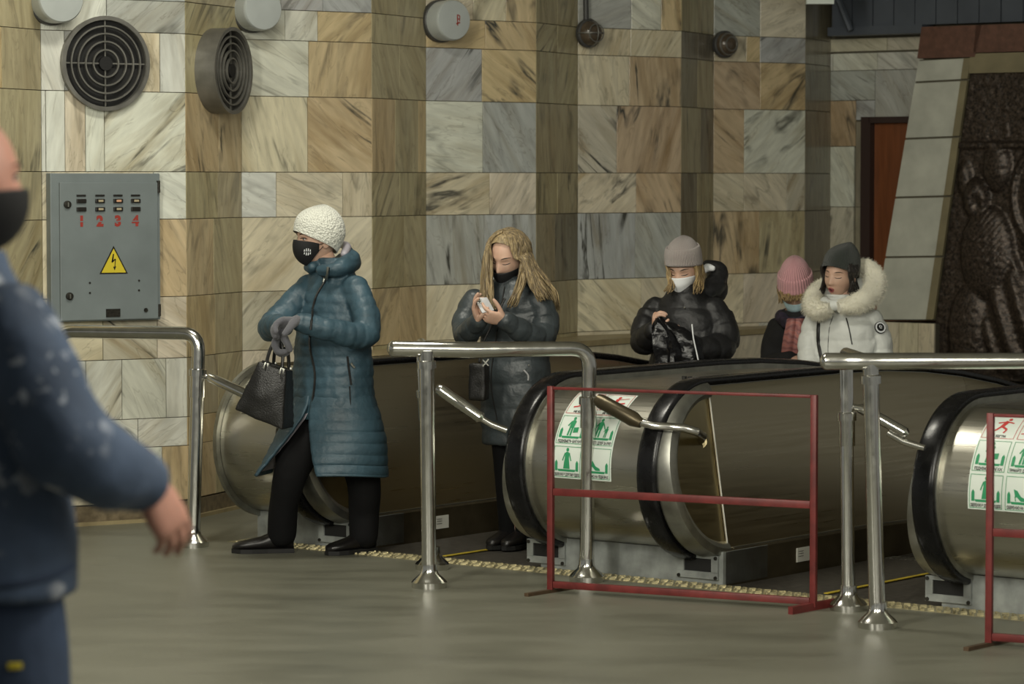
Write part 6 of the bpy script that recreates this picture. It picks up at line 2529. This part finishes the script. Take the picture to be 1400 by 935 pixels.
def white_woman():
    D = 16.05
    sz = stand(1157, 16.05)
    base = Vector((at(1157, 500, D).x, D, sz))
    W = Person('woman in a pale puffer jacket with cream fur hood and dark hat, mouth open', D, base, -24)
    P, root = W.P, W.root
    hm = head_matrix(P(1148, 377, 0), -34, 4, 6)
    hs = .98
    armL = [P(1190, 438, -.03), P(1200, 462, -.04), P(1204, 490, -.06), P(1200, 520, -.12), P(1185, 530, -.24)]
    armR = [P(1116, 438, .06), P(1108, 465, .03), P(1108, 495, -.02), P(1118, 520, -.12), P(1130, 525, -.24)]
    ft = lambda x: Vector((at(x, 500, D).x, D + .03, sz + .09))
    legL, legR = [P(1170, 570), P(1170, 570).lerp(ft(1170), .5), ft(1170)], [P(1146, 570), P(1146, 570).lerp(ft(1146), .5), ft(1146)]
    hL = hand_mesh(P(1185, 530, -.24), (-.9, -.4, .3), (.1, .4, 1), (0, -.8, .5), (.5, .55, .6, .65), (.6, .5), .92)
    hR = hand_mesh(P(1130, 525, -.24), (.8, -.5, .4), (-.1, .4, 1), (0, -.8, .5), (.5, .55, .6, .65), (.6, .5), .92)
    body = W.body(P(1152, 408, .03), W.rings([(1157, 570, 0, .14, .10), (1157, 500, 0, .14, .10), (1155, 440, 0, .14, .085), (1153, 415, 0, .06, .05)]),
                  [(armL, [.044, .042, .04, .034, .026]), (armR, [.044, .042, .04, .034, .026])], [(legR, [.085, .065, .045]), (legL, [.085, .065, .045])], [hL, hR], hm, hs)
    for pts in (legR, legL):
        b = MB()
        limb(b, pts, [.09, .07, .052], 14, 4)
        put('trouser_leg', fuse(b, .015, 2), 'trouser', root)
    for x in (1180, 1156):
        shoe(root, Vector((at(x, 500, D).x, D + .16, sz)), (-.5, -.86, 0), .235)
    c = MB()
    c.loft(W.rings([(1158, 590, 0, .185, .15), (1158, 540, 0, .185, .15), (1158, 500, 0, .182, .148), (1157, 470, 0, .182, .142), (1155, 444, 0, .178, .130), (1154, 430, .01, .150, .11), (1152, 420, .01, .10, .10),
                    (1150, 410, 0, .078, .082), (1148, 402, -.01, .070, .075)]))
    limb(c, armL, [.070, .072, .068, .060, .05], 18, 5)
    limb(c, armR, [.064, .064, .062, .058, .05], 18, 5)
    me = fuse(c, .008, 2)
    displace(me, puff_fn([armL, armR], .11, .009, .085, .005, 11, groove=.5, arm_space=.085))
    coat = put('puffer_jacket', me, 'whitecoat', root)
    bv = bvh_of(coat)
    surf_tube('black_strap', bv, [(1124, 420), (1120, 440), (1119, 462), (1121, 478), (1125, 496)], .011, 'zip', root, .002)
    surf_tube('pocket_zip', bv, [(1157, 435), (1161, 450), (1165, 471)], .0035, 'zip', root, .002)
    surf_tube('placket_seam', bv, [(1139, 432), (1134, 448), (1132, 475), (1133, 496)], .002, 'zip', root, -.0005)
    d1, p, nn, q = disc_on('sleeve_badge', bv, 1203, 448, .032, 'zip', root, .004)
    for r, h, m in ((.0285, .0045, 'whitemask'), (.021, .006, 'zip')):
        b = MB()
        b.loft([[p + q @ Vector((r * math.cos(2 * math.pi * k / 24), r * math.sin(2 * math.pi * k / 24), hh)) for k in range(24)] for hh in (0, h)])
        part('badge_ring', b, M[m], d1, world=True, smooth=0)
    b = MB()
    for x, y, w, h in ((-.006, .004, .005, .008), (.005, .005, .006, .005), (.001, -.004, .012, .004), (-.002, .010, .006, .003)):
        b.box(p + q @ Vector((x, y, .0065)), (w, h, .001), q)
    part('badge_emblem', b, M['whitemask'], d1, world=True, smooth=0)
    # fur trim: soft core with thousands of hairs
    path = catmull([P(1136, 421, -.17), P(1121, 424, -.13), P(1110, 418, -.06), P(1113, 401, .03), P(1130, 388, .12), P(1160, 372, .15), P(1183, 366, .10), P(1196, 382, .02), P(1192, 402, -.08), P(1172, 414, -.16), P(1146, 420, -.19)], 6)
    rr_ = lerp_list([.028, .046, .050, .040, .04, .045, .048, .056, .056, .052, .030], 6)
    b = MB()
    b.tube(path, rr_, 16)
    tr_ = part('fur_trim', b, M['fur'], root, world=True)
    rnd = random.Random(11)
    b = MB()
    for k in range(7000):
        i = rnd.randrange(1, len(path) - 1)
        t = (path[i + 1] - path[i - 1]).normalized()
        n1 = t.orthogonal().normalized()
        n2 = t.cross(n1)
        a = rnd.uniform(0, 2 * math.pi)
        n_ = n1 * math.cos(a) + n2 * math.sin(a)
        p0 = path[i] + t * rnd.uniform(-.015, .015) + n_ * rr_[i] * .93
        tip = p0 + n_ * rnd.uniform(.008, .024) + t * rnd.uniform(-.014, .014) + Vector((0, 0, -.006))
        w_ = t.cross(n_) * .0014
        u_ = t * .0012
        b.add([p0 + w_, p0 - w_, p0 + u_, tip], [(0, 1, 3), (1, 2, 3), (2, 0, 3)])
    fh = part('fur_hairs', b, M['fur'], tr_, world=True, smooth=0)
    fh['kind'] = 'stuff'
    # hood behind the head
    b = MB()
    limb(b, [P(1128, 400, .10), P(1155, 396, .16), P(1180, 392, .10)], [.06, .075, .06], 14, 4)
    part('hood', b, M['whitecoat'], root, world=True)
    # collar of softer fleece in front of the chin
    b = MB()
    limb(b, [P(1127, 412, -.10), P(1135, 417, -.14), P(1148, 416, -.15), P(1160, 410, -.12)], [.026, .030, .030, .024], 12, 4)
    part('collar', b, M['whitecoat'], root, world=True)
    hat(root, hm, hs, 'hatgreen', 27, -10, .040, .075, .024, slump=.016, box=.12)
    eyes(root, hm, hs, closed=True)
    # open mouth and lips
    def hp(x, z, off=0.0):
        return hm @ (head_pt(math.asin(x / .062), math.asin(z / .118), off) * hs)
    b = MB()
    b.sphere(hp(0, -.066, .0005), (.011, .006, .0085), 14, 8, hm.to_3x3())
    part('open_mouth', b, M['mouth'], root, world=True)
    b = MB()
    ring = [hp(.0145 * math.cos(a), -.066 + .0105 * math.sin(a), .0035) for a in [2 * math.pi * k / 20 for k in range(21)]]
    b.tube(ring, .0036, 8, cap=False)
    part('lips', b, M['lip'], root, world=True)
    g = lambda *q_: [(P(*a), P(*b_)) for a, b_ in q_]
    locks(root, 'hair', hm, hs, [(58, 105, 14, g(((1164, 385, -.06), (1168, 382, .02)), ((1160, 400, -.09), (1174, 398, -.02)), ((1158, 408, -.09), (1176, 404, -.04))), 40, .006),
                                 (-112, -75, 14, g(((1124, 386, -.01), (1128, 384, .05)), ((1122, 398, -.05), (1124, 398, .0)), ((1121, 400, -.05), (1123, 401, -.03))), 10, .004)], 'darkhair', .009, 6)


# ------------------------------------------------------------------ workman in the foreground
def workman():
    D = 5.5
    base = Vector((at(-60, 500, D).x, D, 0))
    W = Person('grey-haired workman in paint-stained blue jacket and black mask, striding past the cabinet railing', D, base, 122)
    P, root = W.P, W.root
    hm = head_matrix(P(-47, 244, .03), 122, 4, 0)
    hs = 1.03
    armR = [P(8, 440, -.16), P(50, 530, -.20), P(92, 605, -.20), P(145, 640, -.14), P(196, 658, -.06)]
    armL = [P(-150, 440, .16), P(-185, 560, .12), P(-170, 660, .02), P(-150, 760, -.05)]
    fz = lambda x, y: Vector((at(x, 800, D).x, D + y, .09))
    legR = [P(-5, 830, -.05), P(30, 1100, -.02), P(5, 1330, .0), fz(-20, .0)]
    legL = [P(-80, 830, .05), P(-90, 1100, .10), P(-110, 1330, .1), fz(-130, .1)]
    hR = hand_mesh(P(203, 664, -.05), (.50, .30, -.95), (-.7, .7, -.15), (.6, .6, .4), (.30, .34, .38, .42), (.35, .3), 1.06, voxel=.004)
    hL = hand_mesh(P(-150, 760, -.05), (.1, .2, -1), (.5, -.8, 0), (.6, .6, .1), (.35, .4, .4, .45), (.3, .3), 1.06, voxel=.004)
    W.body(P(-55, 345, .02), W.rings([(-45, 830, 0, .15, .11), (-50, 620, 0, .16, .12), (-55, 430, 0, .16, .10), (-55, 385, 0, .07, .06)]),
           [(armR, [.05, .05, .048, .042, .034]), (armL, [.05, .05, .045, .034])], [(legR, [.09, .075, .055, .042]), (legL, [.09, .075, .055, .042])], [hR, hL], hm, hs, 'skinred')
    for pts in (legR, legL):
        b = MB()
        limb(b, pts, [.118, .102, .085, .082], 18, 5)
        me = fuse(b, .012, 2)
        displace(me, lambda co, n: .008 * noise.noise(Vector((co.x * 10, co.y * 10, co.z * 5))))
        tl = put('trouser_leg', me, 'denim2', root)
        if pts is legR:
            bv2 = bvh_of(tl)
            p, nn = hit(bv2, 20, 910, .003)
            q = nn.to_track_quat('Z', 'Y').to_matrix()
            b = MB()
            b.box(p, (.026, .012, .004), q)
            part('yellow_tab', b, M['signyellow'], tl, world=True, bevel=.002)
    for x, y in ((-20, .05), (-130, .15)):
        shoe(root, Vector((at(x, 800, D).x - .04, D + y - .06, 0)), (.8, .6, 0), .29, .05)
    c = MB()
    c.loft(W.rings([(-42, 806, 0, .232, .186), (-42, 765, 0, .228, .184), (-43, 700, 0, .220, .175), (-46, 600, 0, .215, .165), (-50, 500, 0, .215, .150), (-52, 430, 0, .200, .125), (-54, 390, .01, .155, .10), (-54, 362, .01, .095, .085), (-52, 340, .01, .080, .080)]))
    limb(c, armR, [.086, .086, .084, .072, .054], 20, 5)
    limb(c, armL, [.086, .080, .072, .054], 20, 5)
    me = fuse(c, .009, 2)
    displace(me, lambda co, n: .010 * noise.noise(co * 7) + .006 * noise.noise(co * 15))
    jk = put('work_jacket', me, 'denim', root)
    bv = bvh_of(jk)
    surf_tube('hem_band', bv, [(0, 802), (40, 796), (80, 784), (108, 768)], .006, 'denim2', root, .0)
    hair_cap(root, hm, hs, 'greyhair', 66, -2, .005)
    face_mask(root, hm, hs, 'blackmask', -4, -66, 84, 0, .024, .007)
    eyes(root, hm, hs, closed=False, who=(-1,))


import time
for fn_ in (teal_woman, handbag, phone_woman, crossbody, phone, black_woman, plastic_bag, pink_person, white_woman, workman):
    fn_()
